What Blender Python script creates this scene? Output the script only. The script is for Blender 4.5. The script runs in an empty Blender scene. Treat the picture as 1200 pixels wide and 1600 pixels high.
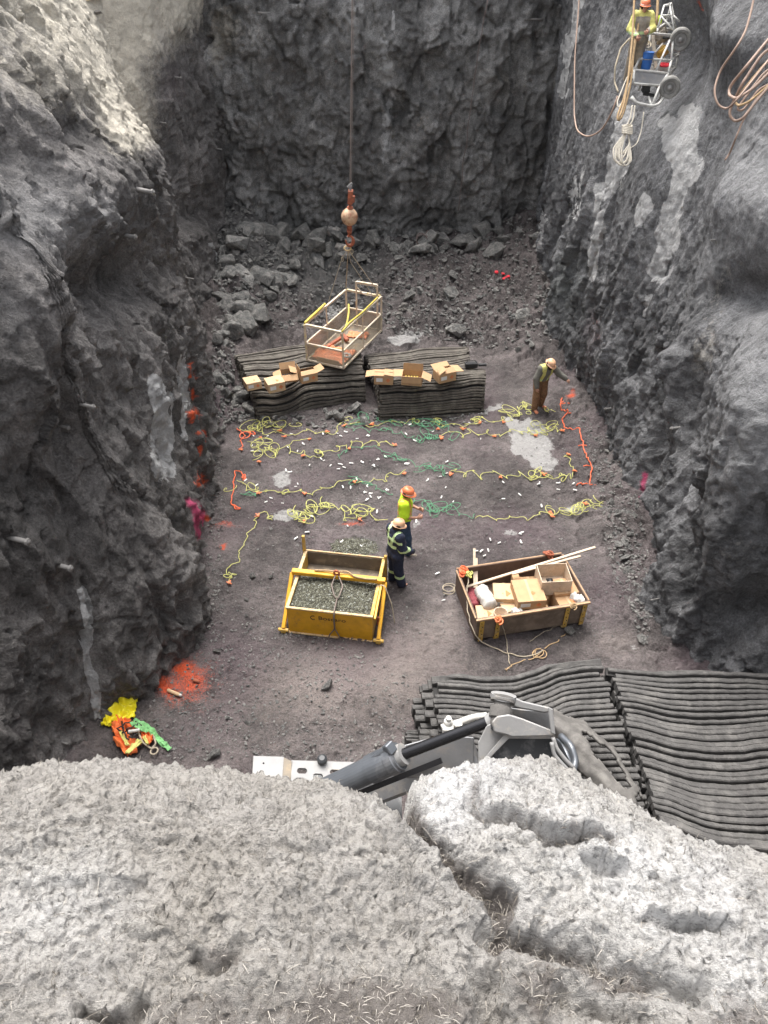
import bpy, bmesh, math, random
import numpy as np
from mathutils import Vector, Matrix
rnd = random.Random(7)
R = math.radians
SC = bpy.context.scene
COL = SC.collection
# ------------------------------------------------------------------ camera
CAMZ, PITCH, F = 11.0, R(40), 1155.0
CP, SP = math.cos(PITCH), math.sin(PITCH)
def ray(px, py):
    u, v = (px-600)/F, (py-800)/F
    return Vector((u, CP - v*SP, -SP - v*CP))
def P(px, py, z=0.0):           # point of height z seen at a photo pixel
    d = ray(px, py); t = (z-CAMZ)/d.z
    return Vector((d.x*t, d.y*t, z))
def PD(px, py, t):              # point at distance t along the optical axis
    d = ray(px, py); return Vector((d.x*t, d.y*t, CAMZ+d.z*t))
def PY(px, py, Y):
    d = ray(px, py); t = Y/d.y; return Vector((d.x*t, Y, CAMZ+d.z*t))
def proj(x, y, z):
    dep = y*CP - (z-CAMZ)*SP
    dep = np.maximum(dep, .2)
    return 600+F*x/dep, 800-F*(y*SP+(z-CAMZ)*CP)/dep
cam = bpy.data.cameras.new('camera'); camo = bpy.data.objects.new('camera', cam); COL.objects.link(camo)
camo.location = (0, 0, CAMZ); camo.rotation_euler = (R(90)-PITCH, 0, 0)
cam.sensor_fit = 'VERTICAL'; cam.sensor_height = 36; cam.sensor_width = 27; cam.lens = 36*F/1600
cam.clip_start = .05; cam.clip_end = 500
SC.camera = camo
# ------------------------------------------------------------------ noise
def _h(ix, iy, iz, seed):
    h = (ix.astype(np.uint32)*np.uint32(374761393) + iy.astype(np.uint32)*np.uint32(668265263)
         + iz.astype(np.uint32)*np.uint32(2147483647) + np.uint32((seed*974634777) & 0xffffffff))
    h = (h ^ (h >> np.uint32(13)))*np.uint32(1274126177)
    h = (h ^ (h >> np.uint32(16)))*np.uint32(2246822519)
    h = h ^ (h >> np.uint32(15))
    return h
def _f(h): return (h & np.uint32(0xffffff)).astype(np.float32)/np.float32(0xffffff)
def vnoise(x, y, z, seed=0):
    fx, fy, fz = np.floor(x), np.floor(y), np.floor(z)
    ix, iy, iz = fx.astype(np.int64), fy.astype(np.int64), fz.astype(np.int64)
    dx, dy, dz = (x-fx).astype(np.float32), (y-fy).astype(np.float32), (z-fz).astype(np.float32)
    sx, sy, sz = [d*d*d*(d*(d*6-15)+10) for d in (dx, dy, dz)]
    out = 0
    for a in (0, 1):
        for b in (0, 1):
            for c in (0, 1):
                h = _h(ix+a, iy+b, iz+c, seed)
                g = (h >> np.uint32(4)) & np.uint32(15)
                ga = _f(h)*2-1; gb = _f(h*np.uint32(2654435761) ^ (h >> np.uint32(7)))*2-1
                gc = _f((h ^ np.uint32(0x9e3779b9))*np.uint32(2246822519))*2-1
                v = ga*(dx-a)+gb*(dy-b)+gc*(dz-c)
                w = (sx if a else 1-sx)*(sy if b else 1-sy)*(sz if c else 1-sz)
                out = out + v*w
    return out*1.6
def fbm(x, y, z, oct=4, seed=0, lac=2.03, gain=.5, billow=False):
    s = 0; a = 1.0
    for k in range(oct):
        n = vnoise(x+k*17.3, y-k*9.1, z+k*5.7, seed+k)
        s = s + a*(np.abs(n)*2-.5 if billow else n)
        x, y, z = x*lac, y*lac, z*lac; a *= gain
    return s
def facet(x, y, z, seed=0, tilt=1.0):      # broken-rock facets: a tilted plane per cell
    fx, fy, fz = np.floor(x).astype(np.int64), np.floor(y).astype(np.int64), np.floor(z).astype(np.int64)
    best = np.full(x.shape, 9., np.float32); val = np.zeros(x.shape, np.float32)
    for a in (-1, 0, 1):
        for b in (-1, 0, 1):
            for c in (-1, 0, 1):
                h = _h(fx+a, fy+b, fz+c, seed)
                ox, oy, oz = _f(h), _f(h*np.uint32(2654435761)), _f((h ^ np.uint32(0x5bd1e995))*np.uint32(3266489917))
                dx, dy, dz = x-(fx+a+ox), y-(fy+b+oy), z-(fz+c+oz)
                d = (dx*dx+dy*dy+dz*dz).astype(np.float32)
                h2 = _h(fx+a, fy+b, fz+c, seed+91)
                v = (_f(h2)-.5) + tilt*((_f(h2*np.uint32(2246822519))-.5)*dx + (_f(h2*np.uint32(3266489917))-.5)*dy
                                        + (_f(h2*np.uint32(668265263))-.5)*dz)
                m = d < best
                best = np.where(m, d, best); val = np.where(m, v.astype(np.float32), val)
    return val
def sstep(a, b, x):
    t = np.clip((x-a)/(b-a), 0, 1); return t*t*(3-2*t)
def dpoly(px, py, pts):          # distance to a polyline
    d = np.full(np.shape(px), 1e9)
    for (x0, y0), (x1, y1) in zip(pts[:-1], pts[1:]):
        vx, vy = x1-x0, y1-y0; L = vx*vx+vy*vy+1e-9
        t = np.clip(((px-x0)*vx+(py-y0)*vy)/L, 0, 1)
        d = np.minimum(d, np.hypot(px-x0-t*vx, py-y0-t*vy))
    return d
def blob(px, py, cx, cy, rx, ry, ang=0):
    c, s = math.cos(R(ang)), math.sin(R(ang))
    a = ((px-cx)*c+(py-cy)*s)/rx; b = (-(px-cx)*s+(py-cy)*c)/ry
    return np.exp(-(a*a+b*b))
# ------------------------------------------------------------------ scene helpers
WM = {}
def tag(o, label=None, cat=None, group=None, kind=None):
    if label: o['label'] = label
    if cat: o['category'] = cat
    if group: o['group'] = group
    if kind: o['kind'] = kind
    return o
def thing(name, label, cat, loc=(0, 0, 0), rotz=0, group=None, rot=None):
    o = bpy.data.objects.new(name, None); COL.objects.link(o)
    o.empty_display_size = .1
    o.location = loc; o.rotation_euler = rot if rot else (0, 0, rotz)
    WM[o.name] = Matrix.Translation(Vector(loc)) @ o.rotation_euler.to_matrix().to_4x4()
    return tag(o, label, cat, group)
def mesh_obj(name, me, mats, parent=None, smooth=False):
    o = bpy.data.objects.new(name, me); COL.objects.link(o)
    for m in (mats if isinstance(mats, (list, tuple)) else [mats]): me.materials.append(m)
    if smooth: me.shade_smooth()
    if parent: o.parent = parent; WM[o.name] = WM.get(parent.name, Matrix())
    else: WM[o.name] = Matrix()
    return o
def np_mesh(name, co, faces, attrs=None, colors=None):
    me = bpy.data.meshes.new(name)
    co = np.asarray(co, np.float32); faces = np.asarray(faces, np.int32)
    k = faces.shape[1]
    me.vertices.add(len(co)); me.vertices.foreach_set('co', co.ravel())
    me.loops.add(faces.size); me.loops.foreach_set('vertex_index', faces.ravel())
    me.polygons.add(len(faces)); me.polygons.foreach_set('loop_start', np.arange(0, faces.size, k, dtype=np.int32))
    me.update(calc_edges=True); me.validate()
    for n, a in (attrs or {}).items():
        at = me.attributes.new(n, 'FLOAT', 'POINT'); at.data.foreach_set('value', np.asarray(a, np.float32).ravel())
    return me
def grid_faces(nr, nc, flip=False):
    i = np.arange(nr*nc).reshape(nr, nc)
    q = np.stack([i[:-1, :-1], i[:-1, 1:], i[1:, 1:], i[1:, :-1]], -1).reshape(-1, 4)
    return q[:, ::-1] if flip else q
def frame_of(d, hint=Vector((0, 0, 1))):
    d = d.normalized(); a = hint
    if abs(d.dot(a)) > .97: a = Vector((1, 0, 0))
    x = a.cross(d).normalized(); return x, d.cross(x).normalized()
class MB:
    def __init__(s): s.v = []; s.f = []; s.mi = []
    def _add(s, vs, fs, mi=0):
        b = len(s.v); s.v += [Vector(v) for v in vs]; s.f += [tuple(b+i for i in f) for f in fs]; s.mi += [mi]*len(fs); return s
    def box(s, c, size, M=None, mi=0, taper=1.0):
        x, y, z = [k/2 for k in size]; vs = []
        for dz in (-1, 1):
            t = taper if dz > 0 else 1
            for dx, dy in ((-1, -1), (1, -1), (1, 1), (-1, 1)): vs.append(Vector((dx*x*t, dy*y*t, dz*z)))
        if M is not None: vs = [M @ v for v in vs]
        c = Vector(c); vs = [v+c for v in vs]
        return s._add(vs, [(3, 2, 1, 0), (4, 5, 6, 7), (0, 1, 5, 4), (1, 2, 6, 5), (2, 3, 7, 6), (3, 0, 4, 7)], mi)
    def bar(s, a, b, w, h=None, hint=Vector((0, 0, 1)), mi=0):       # rectangular bar between two points
        a, b = Vector(a), Vector(b); h = h or w; x, y = frame_of(b-a, hint); vs = []
        for p in (a, b):
            for dx, dy in ((-1, -1), (1, -1), (1, 1), (-1, 1)): vs.append(p+x*dx*w/2+y*dy*h/2)
        return s._add(vs, [(3, 2, 1, 0), (4, 5, 6, 7), (0, 1, 5, 4), (1, 2, 6, 5), (2, 3, 7, 6), (3, 0, 4, 7)], mi)
    def tube(s, pts, r, n=8, cap=True, mi=0, closed=False):
        pts = [Vector(p) for p in pts]; rs = r if isinstance(r, (list, tuple)) else [r]*len(pts)
        vs = []; fs = []; x = None; m = len(pts)
        for i, p in enumerate(pts):
            if closed: d = pts[(i+1) % m]-pts[i-1]
            else: d = pts[min(i+1, m-1)]-pts[max(i-1, 0)]
            if d.length < 1e-9: d = Vector((0, 0, 1))
            d.normalize()
            if x is None: x, y = frame_of(d)
            else:
                x = (x-d*x.dot(d)); x = x.normalized() if x.length > 1e-6 else frame_of(d)[0]
                y = d.cross(x).normalized()
            for k in range(n):
                a = 2*math.pi*k/n; vs.append(p+(x*math.cos(a)+y*math.sin(a))*rs[i])
        for i in range(m if closed else m-1):
            j = (i+1) % m
            for k in range(n):
                fs.append((i*n+k, i*n+(k+1) % n, j*n+(k+1) % n, j*n+k))
        if cap and not closed:
            fs.append(tuple(range(n-1, -1, -1))); fs.append(tuple((m-1)*n+k for k in range(n)))
        return s._add(vs, fs, mi)
    def lathe(s, prof, n=24, M=None, mi=0):          # prof: list of (r,z) bottom to top, about local z
        vs = []; fs = []
        for r, z in prof:
            for k in range(n):
                a = 2*math.pi*k/n; vs.append(Vector((r*math.cos(a), r*math.sin(a), z)))
        m = len(prof)
        for i in range(m-1):
            for k in range(n): fs.append((i*n+k, i*n+(k+1) % n, (i+1)*n+(k+1) % n, (i+1)*n+k))
        fs.append(tuple(range(n-1, -1, -1))); fs.append(tuple((m-1)*n+k for k in range(n)))
        if M is not None: vs = [M @ v for v in vs]
        return s._add(vs, fs, mi)
    def prism(s, poly, ext, mi=0):                   # planar polygon of 3D points extruded by a vector
        poly = [Vector(p) for p in poly]; ext = Vector(ext); n = len(poly)
        nrm = Vector((0, 0, 0))
        for i in range(n): nrm += (poly[i]-poly[0]).cross(poly[(i+1) % n]-poly[0])
        if nrm.dot(ext) > 0: poly = poly[::-1]
        return s._add(poly+[p+ext for p in poly], [tuple(range(n))]+[tuple(2*n-1-i for i in range(n))]
                      + [((i+1) % n, i, i+n, (i+1) % n+n) for i in range(n)], mi)
    def build(s, name, mats, parent=None, world=True, bevel=0, smooth=False):
        me = bpy.data.meshes.new(name)
        vs = s.v
        if parent is not None and world:
            Mi = WM.get(parent.name, Matrix()).inverted(); vs = [Mi @ v for v in vs]
        me.from_pydata([tuple(v) for v in vs], [], s.f); me.update()
        if any(s.mi): me.polygons.foreach_set('material_index', s.mi)
        if bevel > 0:
            bm = bmesh.new(); bm.from_mesh(me)
            es = [e for e in bm.edges if e.is_manifold and e.calc_face_angle(0) > R(35) and e.calc_length() > bevel*2.2]
            bmesh.ops.bevel(bm, geom=es, offset=bevel, segments=1, affect='EDGES', clamp_overlap=True)
            bm.to_mesh(me); bm.free()
        return mesh_obj(name, me, mats, parent, smooth)
def top(name, mb, mat, label, cat, group=None, origin=None, **k):   # a thing that is one mesh
    loc = Vector(origin) if origin is not None else Vector((sum(v.x for v in mb.v)/len(mb.v), sum(v.y for v in mb.v)/len(mb.v), min(v.z for v in mb.v)))
    mb.v = [v-loc for v in mb.v]
    o = mb.build(name, mat, None, **k); o.location = loc; WM[o.name] = Matrix.Translation(loc)
    return tag(o, label, cat, group)
def copy_tree(o, parent=None):
    c = o.copy(); COL.objects.link(c); c.parent = parent
    for ch in [x for x in COL.objects if x.parent == o]: copy_tree(ch, c)
    return c
# ------------------------------------------------------------------ materials
def new_mat(name):
    m = bpy.data.materials.new(name); m.use_nodes = True
    nt = m.node_tree; b = nt.nodes['Principled BSDF']; return m, nt, b
def L(nt, a, b): nt.links.new(a, b)
def nd(nt, t, **k):
    n = nt.nodes.new(t)
    for a, v in k.items():
        if a in n.inputs.keys(): n.inputs[a].default_value = v
        else: setattr(n, a, v)
    return n
def noise(nt, scale, detail=4, rough=.55, vec=None, dist=0):
    n = nt.nodes.new('ShaderNodeTexNoise'); n.inputs['Scale'].default_value = scale
    n.inputs['Detail'].default_value = detail; n.inputs['Roughness'].default_value = rough; n.inputs['Distortion'].default_value = dist
    if vec is not None: L(nt, vec, n.inputs['Vector'])
    return n.outputs['Fac']
def ramp(nt, fac, stops):
    r = nt.nodes.new('ShaderNodeValToRGB'); e = r.color_ramp.elements
    while len(e) < len(stops): e.new(.5)
    for i, (p, c) in enumerate(stops):
        e[i].position = p; e[i].color = (c, c, c, 1) if isinstance(c, (int, float)) else (*c, 1)
    L(nt, fac, r.inputs[0]); return r.outputs[0]
def mix(nt, fac, a, b, mode='MIX'):
    m = nt.nodes.new('ShaderNodeMix'); m.data_type = 'RGBA'; m.blend_type = mode
    for s, v in ((m.inputs[0], fac), (m.inputs[6], a), (m.inputs[7], b)):
        if hasattr(v, 'links'): L(nt, v, s)
        elif isinstance(v, (int, float)): s.default_value = v if s.type == 'VALUE' else (v, v, v, 1)
        else: s.default_value = (*v, 1)
    return m.outputs[2]
def math_(nt, op, a, b=0.0, c=None):
    m = nt.nodes.new('ShaderNodeMath'); m.operation = op
    for i, v in enumerate((a, b) if c is None else (a, b, c)):
        if hasattr(v, 'links'): L(nt, v, m.inputs[i])
        else: m.inputs[i].default_value = v
    return m.outputs[0]
def attr(nt, name):
    a = nt.nodes.new('ShaderNodeAttribute'); a.attribute_name = name; return a.outputs['Fac']
def bump(nt, b, h, strength=.5, dist=.02):
    n = nt.nodes.new('ShaderNodeBump'); n.inputs['Strength'].default_value = strength; n.inputs['Distance'].default_value = dist
    L(nt, h, n.inputs['Height']); L(nt, n.outputs[0], b.inputs['Normal'])
def objco(nt):
    t = nt.nodes.new('ShaderNodeTexCoord'); return t.outputs['Object']
MATS = {}
def simple(name, col, rough=.7, metal=0, var=.25, scale=8, dirt=None, dirt_amt=.4, bmp=0, bscale=40, dscale=5, coat=0):
    """painted / plain surface with mottling and optional dirt of its own shape"""
    m, nt, b = new_mat(name); oc = objco(nt)
    n = noise(nt, scale, 5, .6, oc)
    c = mix(nt, ramp(nt, n, [(.3, 0.), (.7, 1.)]), tuple(x*(1-var) for x in col), tuple(min(1, x*(1+var*.6)) for x in col))
    if dirt:
        d = noise(nt, dscale, 8, .7, oc, .3)
        k = ramp(nt, d, [(.62-.3*dirt_amt, 0.), (.72-.1*dirt_amt, 1.)])
        c = mix(nt, k, c, dirt)
    L(nt, c, b.inputs['Base Color']); b.inputs['Roughness'].default_value = rough; b.inputs['Metallic'].default_value = metal
    if bmp: bump(nt, b, noise(nt, bscale, 4, .6, oc), bmp, .01)
    MATS[name] = m; return m
# ------------------------------------------------------------------ world and sun
SUN_EL, SUN_AZ = R(68), R(-20)      # azimuth from +Y, negative = to the left
w = bpy.data.worlds.new('World'); SC.world = w; w.use_nodes = True
nt = w.node_tree; bg = nt.nodes['Background']
sky = nt.nodes.new('ShaderNodeTexSky'); sky.sky_type = 'NISHITA'; sky.sun_disc = False
sky.sun_elevation = SUN_EL; sky.sun_rotation = SUN_AZ; sky.air_density = 1.0; sky.dust_density = 5.0; sky.ozone_density = 1.0
hs = nt.nodes.new('ShaderNodeHueSaturation'); hs.inputs['Saturation'].default_value = .22
L(nt, sky.outputs[0], hs.inputs['Color']); L(nt, hs.outputs[0], bg.inputs['Color']); bg.inputs['Strength'].default_value = .15
sl = bpy.data.lights.new('sun', 'SUN'); sl.energy = 1.3; sl.angle = R(35); sl.color = (1, .96, .9)
so = bpy.data.objects.new('sun', sl); COL.objects.link(so); so.location = (0, 5, 30)
sd = Vector((math.sin(SUN_AZ)*math.cos(SUN_EL), math.cos(SUN_AZ)*math.cos(SUN_EL), math.sin(SUN_EL)))
so.rotation_euler = sd.to_track_quat('Z', 'Y').to_euler()
SC.view_settings.view_transform = 'Standard'; SC.view_settings.look = 'None'; SC.view_settings.gamma = 1
SC.view_settings.exposure = 1.5
SC.cycles.max_bounces = 8; SC.cycles.diffuse_bounces = 6; SC.cycles.use_denoising = True
# ------------------------------------------------------------------ rock materials
def rock_mat(name, base, kind):
    m, nt, b = new_mat(name)
    g = nt.nodes.new('ShaderNodeNewGeometry').outputs['Position']
    big = noise(nt, .55, 5, .6, g); mid = noise(nt, 3.2, 6, .65, g); fine = noise(nt, 26, 5, .7, g)
    st = nt.nodes.new('ShaderNodeMapping'); L(nt, g, st.inputs[0])
    st.inputs['Scale'].default_value = (3.5, 3.5, .3) if kind == 'wall' else (2, 2, 2)
    streak = noise(nt, 1.0, 6, .65, st.outputs[0], .3)
    c0 = tuple(x*.6 for x in base); c1 = tuple(x*1.3 for x in base)
    c = mix(nt, ramp(nt, big, [(.38, 0.), (.62, 1.)]), c0, c1)
    c = mix(nt, .8, c, ramp(nt, mid, [(.3, .55), (.5, .95), (.72, 1.4)]), 'MULTIPLY')
    c = mix(nt, .75, c, ramp(nt, streak, [(.3, .65), (.5, 1.), (.72, 1.4)]), 'MULTIPLY')
    c = mix(nt, .7, c, ramp(nt, fine, [(.33, .45), (.5, .98), (.68, 1.6)]), 'MULTIPLY')
    brk = noise(nt, 7, 7, .75, g)                       # breaks the edges of every patch
    def patch(c, a, col, lo=.42, hi=.56, amt=1.0):
        k = math_(nt, 'ADD', attr(nt, a), math_(nt, 'MULTIPLY', math_(nt, 'SUBTRACT', brk, .5), .6 if a == 'pale' else .9))
        k = math_(nt, 'MULTIPLY', ramp(nt, k, [(lo, 0.), (hi, 1.)]), amt)
        return mix(nt, k, c, mix(nt, .6, col, ramp(nt, fine, [(.3, .7), (.7, 1.2)]), 'MULTIPLY'))
    c = patch(c, 'warm', (.74, .68, .57) if name != 'pit_dirt' else (.30, .255, .235), .30, .75, .9)
    c = patch(c, 'green', (.115, .13, .125), .3, .8, .75)
    c = patch(c, 'purple', (.15, .112, .122), .3, .8, .7)
    c = patch(c, 'paler_grey', (.34, .34, .345), .15, .95, .85)  # broad soft areas blended toward a paler grey
    c = patch(c, 'pale', (.56, .555, .55) if name != 'pit_dirt' else (.42, .41, .40), .37, .45, .92)
    def spray(c, a, col, amt):
        k = math_(nt, 'ADD', attr(nt, a), math_(nt, 'ADD', math_(nt, 'MULTIPLY', math_(nt, 'SUBTRACT', brk, .5), .9), math_(nt, 'MULTIPLY', math_(nt, 'SUBTRACT', noise(nt, 45, 4, .8, g), .5), 1.5)))
        return mix(nt, math_(nt, 'MULTIPLY', ramp(nt, k, [(.28, 0.), (.80, 1.)]), amt), c, col)
    c = spray(c, 'orange', (.90, .12, .03), .9)
    c = spray(c, 'pink', (.66, .06, .19), .8)
    L(nt, c, b.inputs['Base Color'])
    L(nt, ramp(nt, mid, [(.3, .7), (.7, .95)]), b.inputs['Roughness'])
    h = math_(nt, 'ADD', math_(nt, 'MULTIPLY', mid, .9), math_(nt, 'MULTIPLY', fine, .35))
    gr = noise(nt, 80, 3, .6, g)
    bump(nt, b, math_(nt, 'ADD', h, math_(nt, 'MULTIPLY', gr, .22)), 1.0, .17)
    MATS[name] = m; return m
m_wall = rock_mat('shotcrete_rock', (.185, .173, .166), 'wall')
m_back = rock_mat('blasted_rock', (.285, .278, .27), 'wall')
m_right = rock_mat('grey_rock', (.185, .185, .19), 'wall')
m_floor = rock_mat('pit_dirt', (.134, .115, .112), 'floor')
# ------------------------------------------------------------------ floor
def floor_z(x, y):
    x = np.asarray(x, np.float32); y = np.asarray(y, np.float32); z0 = np.zeros_like(x)
    z = .10*vnoise(x*.35, y*.35, z0, 3)+.05*vnoise(x*1.1, y*1.1, z0, 4)
    z = z + 1.25*sstep(20.5, 27.5, y+.6*vnoise(x*.5, y*.5, z0, 9))
    z = z + .75*np.exp(-((x+5.2)/1.6)**2)*sstep(16.5, 21, y) + .55*np.exp(-((x-5.0)/1.1)**2)*sstep(18.5, 22, y)
    z = z + .35*sstep(4.3, 5.6, x+.4*vnoise(x, y, z0, 5))*sstep(8, 10, y) + .3*sstep(-4.2, -5.2, x+.3*vnoise(x, y, z0, 6))
    return z
def fz(x, y): return float(floor_z(np.array([x]), np.array([y]))[0])
def PF(px, py, up=0.0):
    z = 0.
    for _ in range(6):
        p = P(px, py, z+up); z = fz(p.x, p.y)
    return P(px, py, z+up)
def warp(px, py, X, Y, Z):
    return px+9*vnoise(X*1.6, Y*1.6, Z*1.2, 301)+4*vnoise(X*5, Y*5, Z*4, 302), py+9*vnoise(X*1.6, Y*1.6, Z*1.2, 303)+4*vnoise(X*5, Y*5, Z*4, 304)
def wall_attrs(px, py, extra):
    out = {k: np.zeros_like(px) for k in ('warm', 'green', 'purple', 'pale', 'paler_grey', 'orange', 'pink')}
    for k, v in extra.items(): out[k] = np.clip(v, 0, 1)
    return out
def line_mask(px, py, pts, wd, k=.6):
    w_ = wd*(1+.75*vnoise(py*.03, px*.008, 0*px, 401))
    return np.clip(1.1-dpoly(px, py, pts)/w_, 0, 1)
def build_floor():
    xs = np.concatenate([np.linspace(-9, -6.4, 30), np.arange(-6.4, 7.4, .042), np.linspace(7.4, 9, 20)])
    ys = np.concatenate([np.linspace(.3, 5, 40), np.arange(5, 14, .036), np.arange(14, 28.6, .05)])
    X, Y = np.meshgrid(xs, ys); Z = floor_z(X, Y); z0 = np.zeros_like(X)
    rough = sstep(18.5, 22, Y)+.5*sstep(3.6, 5, np.abs(X))*sstep(6, 9, Y)
    chip = facet(X*7, Y*7, z0, 11, 1.3); chip2 = facet(X*15, Y*15, z0, 12, 1.3); big = facet(X*2.6, Y*2.6, z0, 13, 1.2)
    smooth = sstep(-.15, .25, vnoise(X*.8, Y*.8, z0, 31))           # trampled patches
    Z = Z + chip*(.04+.09*rough)*(1-.75*smooth) + chip2*(.03+.03*rough)*(1-.75*smooth) + big*(.02+.16*rough)
    Z = Z + .016*fbm(X*5, Y*5, z0, 4, 21, gain=.7)
    global FG; FG = (xs, ys, Z)
    px, py = warp(*proj(X, Y, Z), X, Y, Z)
    pale = np.maximum.reduce([.9*blob(px, py, 830, 690, 42, 32, 40), .85*blob(px, py, 850, 722, 26, 16), .7*blob(px, py, 800, 660, 14, 16),
        .62*blob(px, py, 439, 750, 22, 18), .6*blob(px, py, 450, 808, 30, 17), .85*blob(px, py, 633, 528, 34, 10, -5),
        .55*blob(px, py, 900, 797, 30, 9), .5*blob(px, py, 520, 490, 34, 16, -30), .45*blob(px, py, 800, 835, 22, 12), .42*blob(px, py, 650, 820, 20, 12),
        .55*blob(px, py, 770, 640, 26, 10, -30), .38*blob(px, py, 980, 1010, 60, 18), .3*blob(px, py, 385, 905, 20, 12)])
    orange = np.maximum.reduce([.9*blob(px, py, 286, 1046, 26, 18), .85*blob(px, py, 262, 1078, 13, 24, -25), .62*blob(px, py, 292, 1062, 46, 42),
        .8*blob(px, py, 347, 855, 6, 6), .45*blob(px, py, 350, 818, 26, 8), .7*blob(px, py, 893, 616, 7, 6), .55*blob(px, py, 545, 815, 26, 5)])
    at = wall_attrs(px, py, {'pale': pale, 'orange': orange, 'purple': .8*sstep(23, 18, Y)*(.45+.9*vnoise(X*.6, Y*.6, z0, 41)),
        'green': sstep(20, 25, Y)*sstep(3, -3, X-1)*.6+.5*blob(px, py, 570, 850, 50, 18),
        'warm': .35*sstep(9.8, 7.5, Y)+.5*blob(px, py, 640, 1010, 110, 60)+.5*blob(px, py, 345, 850, 34, 30)+.5*blob(px, py, 970, 1000, 60, 30)+.45*blob(px, py, 500, 1060, 130, 50)+.4*blob(px, py, 700, 960, 40, 40)})
    me = np_mesh('floor', np.stack([X, Y, Z], -1).reshape(-1, 3), grid_faces(*X.shape), {k: v.ravel() for k, v in at.items()})
    return tag(mesh_obj('floor', me, m_floor, None, True), kind='structure')
build_floor()
def floor_z(x, y):          # from here on: the height of the finished ground mesh
    xs, ys, Z = FG; x = np.clip(np.asarray(x, float), xs[0], xs[-1]-1e-4); y = np.clip(np.asarray(y, float), ys[0], ys[-1]-1e-4)
    i = np.clip(np.searchsorted(xs, x, 'right')-1, 0, len(xs)-2); j = np.clip(np.searchsorted(ys, y, 'right')-1, 0, len(ys)-2)
    u = (x-xs[i])/(xs[i+1]-xs[i]); v = (y-ys[j])/(ys[j+1]-ys[j])
    return (Z[j, i]*(1-u)+Z[j, i+1]*u)*(1-v)+(Z[j+1, i]*(1-u)+Z[j+1, i+1]*u)*v
# ------------------------------------------------------------------ walls
def resample(pts, step):
    pts = np.array(pts, float)
    for _ in range(3):       # chaikin
        q = [pts[0]]
        for a, b in zip(pts[:-1], pts[1:]): q += [a*.75+b*.25, a*.25+b*.75]
        q.append(pts[-1]); pts = np.array(q)
    d = np.concatenate([[0], np.cumsum(np.hypot(*np.diff(pts, axis=0).T))])
    n = int(d[-1]/step); t = np.linspace(0, d[-1], n)
    return np.stack([np.interp(t, d, pts[:, 0]), np.interp(t, d, pts[:, 1])], 1)
def build_wall(name, path, step, side, lean, rim, sculpt, style, mat, masks):
    pth = resample(path, step)
    tg = np.gradient(pth, axis=0); tg /= np.hypot(tg[:, 0], tg[:, 1])[:, None]
    nr = np.stack([tg[:, 1], -tg[:, 0]], 1)*side           # horizontal, into the pit
    nz = int(10.6/step); tz = np.linspace(0, 1, nz)
    H = rim(pth)                                           # rim height per column
    Zb = -.5+tz[:, None]*(H[None, :]+.5)
    out = lean(pth[None, :, 0], pth[None, :, 1], np.maximum(Zb, 0))
    X = pth[None, :, 0]-nr[None, :, 0]*out; Y = pth[None, :, 1]-nr[None, :, 1]*out
    px, py = proj(X, Y, Zb)
    D = style(X, Y, Zb)*(1-.6*np.clip(blob(px, py, 190, 60, 110, 150), 0, 1)) + sculpt(px, py, X, Y, Zb)
    NZ = .12
    X = X+nr[None, :, 0]*D; Y = Y+nr[None, :, 1]*D; Z = Zb+NZ*D*sstep(0, .6, Zb)
    # plateau behind the rim
    ext = np.array([.06, .15, .3, .5, .8, 1.2, 1.8, 2.6, 4, 6, 9, 14, 22, 40])
    pxs, pys = proj(X, Y, Z)
    Xp = X[-1][None]-nr[None, :, 0]*ext[:, None]; Yp = Y[-1][None]-nr[None, :, 1]*ext[:, None]
    Zp = Z[-1][None]+.10*ext[:, None]+.25*vnoise(Xp*.7, Yp*.7, Xp*0, 77)*sstep(0, 1, ext)[:, None]
    X = np.concatenate([X, Xp]); Y = np.concatenate([Y, Yp]); Z = np.concatenate([Z, Zp])
    ppx, ppy = warp(*proj(X, Y, Z), X, Y, Z)
    at = wall_attrs(ppx, ppy, masks(ppx, ppy, X, Y, Z))
    me = np_mesh(name, np.stack([X, Y, Z], -1).reshape(-1, 3), grid_faces(*X.shape, flip=side < 0), {k: v.ravel() for k, v in at.items()})
    return tag(mesh_obj(name, me, mat, None, False), kind='structure')
def lumpy(X, Y, Z):
    wx = X+.25*vnoise(X*1.3, Y*1.3, Z*.9, 51); wz = Z+.25*vnoise(X*1.1, Y*1.1, Z*1.1, 52)
    d = .40*fbm(wx*.42, Y*.42, wz*.18, 3, 61)
    d = d + .17*(.5-np.abs(vnoise(wx*1.0, Y*1.0, wz*.45, 62))*2) + .12*(.5-np.abs(vnoise(wx*2.3, Y*2.3, wz*1.1, 63))*2)
    d = d + .16*facet(wx*1.5, Y*1.5, wz*.6, 64, 1.6) + .09*facet(wx*3.9, Y*3.9, wz*2.4, 65, 1.6) + .045*facet(wx*9, Y*9, wz*7, 67, 1.5)
    d = d + .05*fbm(wx*4.5, Y*4.5, wz*4.5, 4, 66, gain=.68)
    return d*(.72+.25*sstep(-.3, .3, vnoise(X*.3, Y*.3, Z*.3, 68)))
def craggy(X, Y, Z):
    wx = X+.15*vnoise(X*1.3, Y*1.3, Z*.9, 151); wz = Z+.15*vnoise(X*1.1, Y*1.1, Z*1.1, 152)
    d = .35*fbm(wx*.4, Y*.4, wz*.25, 2, 161) + .36*facet(wx*.8, Y*.8, wz*.45, 164, 1.6) + .17*facet(wx*2.3, Y*2.3, wz*1.7, 165, 1.6)
    d = d + .09*facet(wx*5.5, Y*5.5, wz*4.5, 167, 1.6) + .16*(.5-np.abs(vnoise(wx*1.7, Y*1.7, wz*.7, 162))*2) + .05*fbm(wx*4, Y*4, wz*4, 4, 166, gain=.65)
    return d
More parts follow.
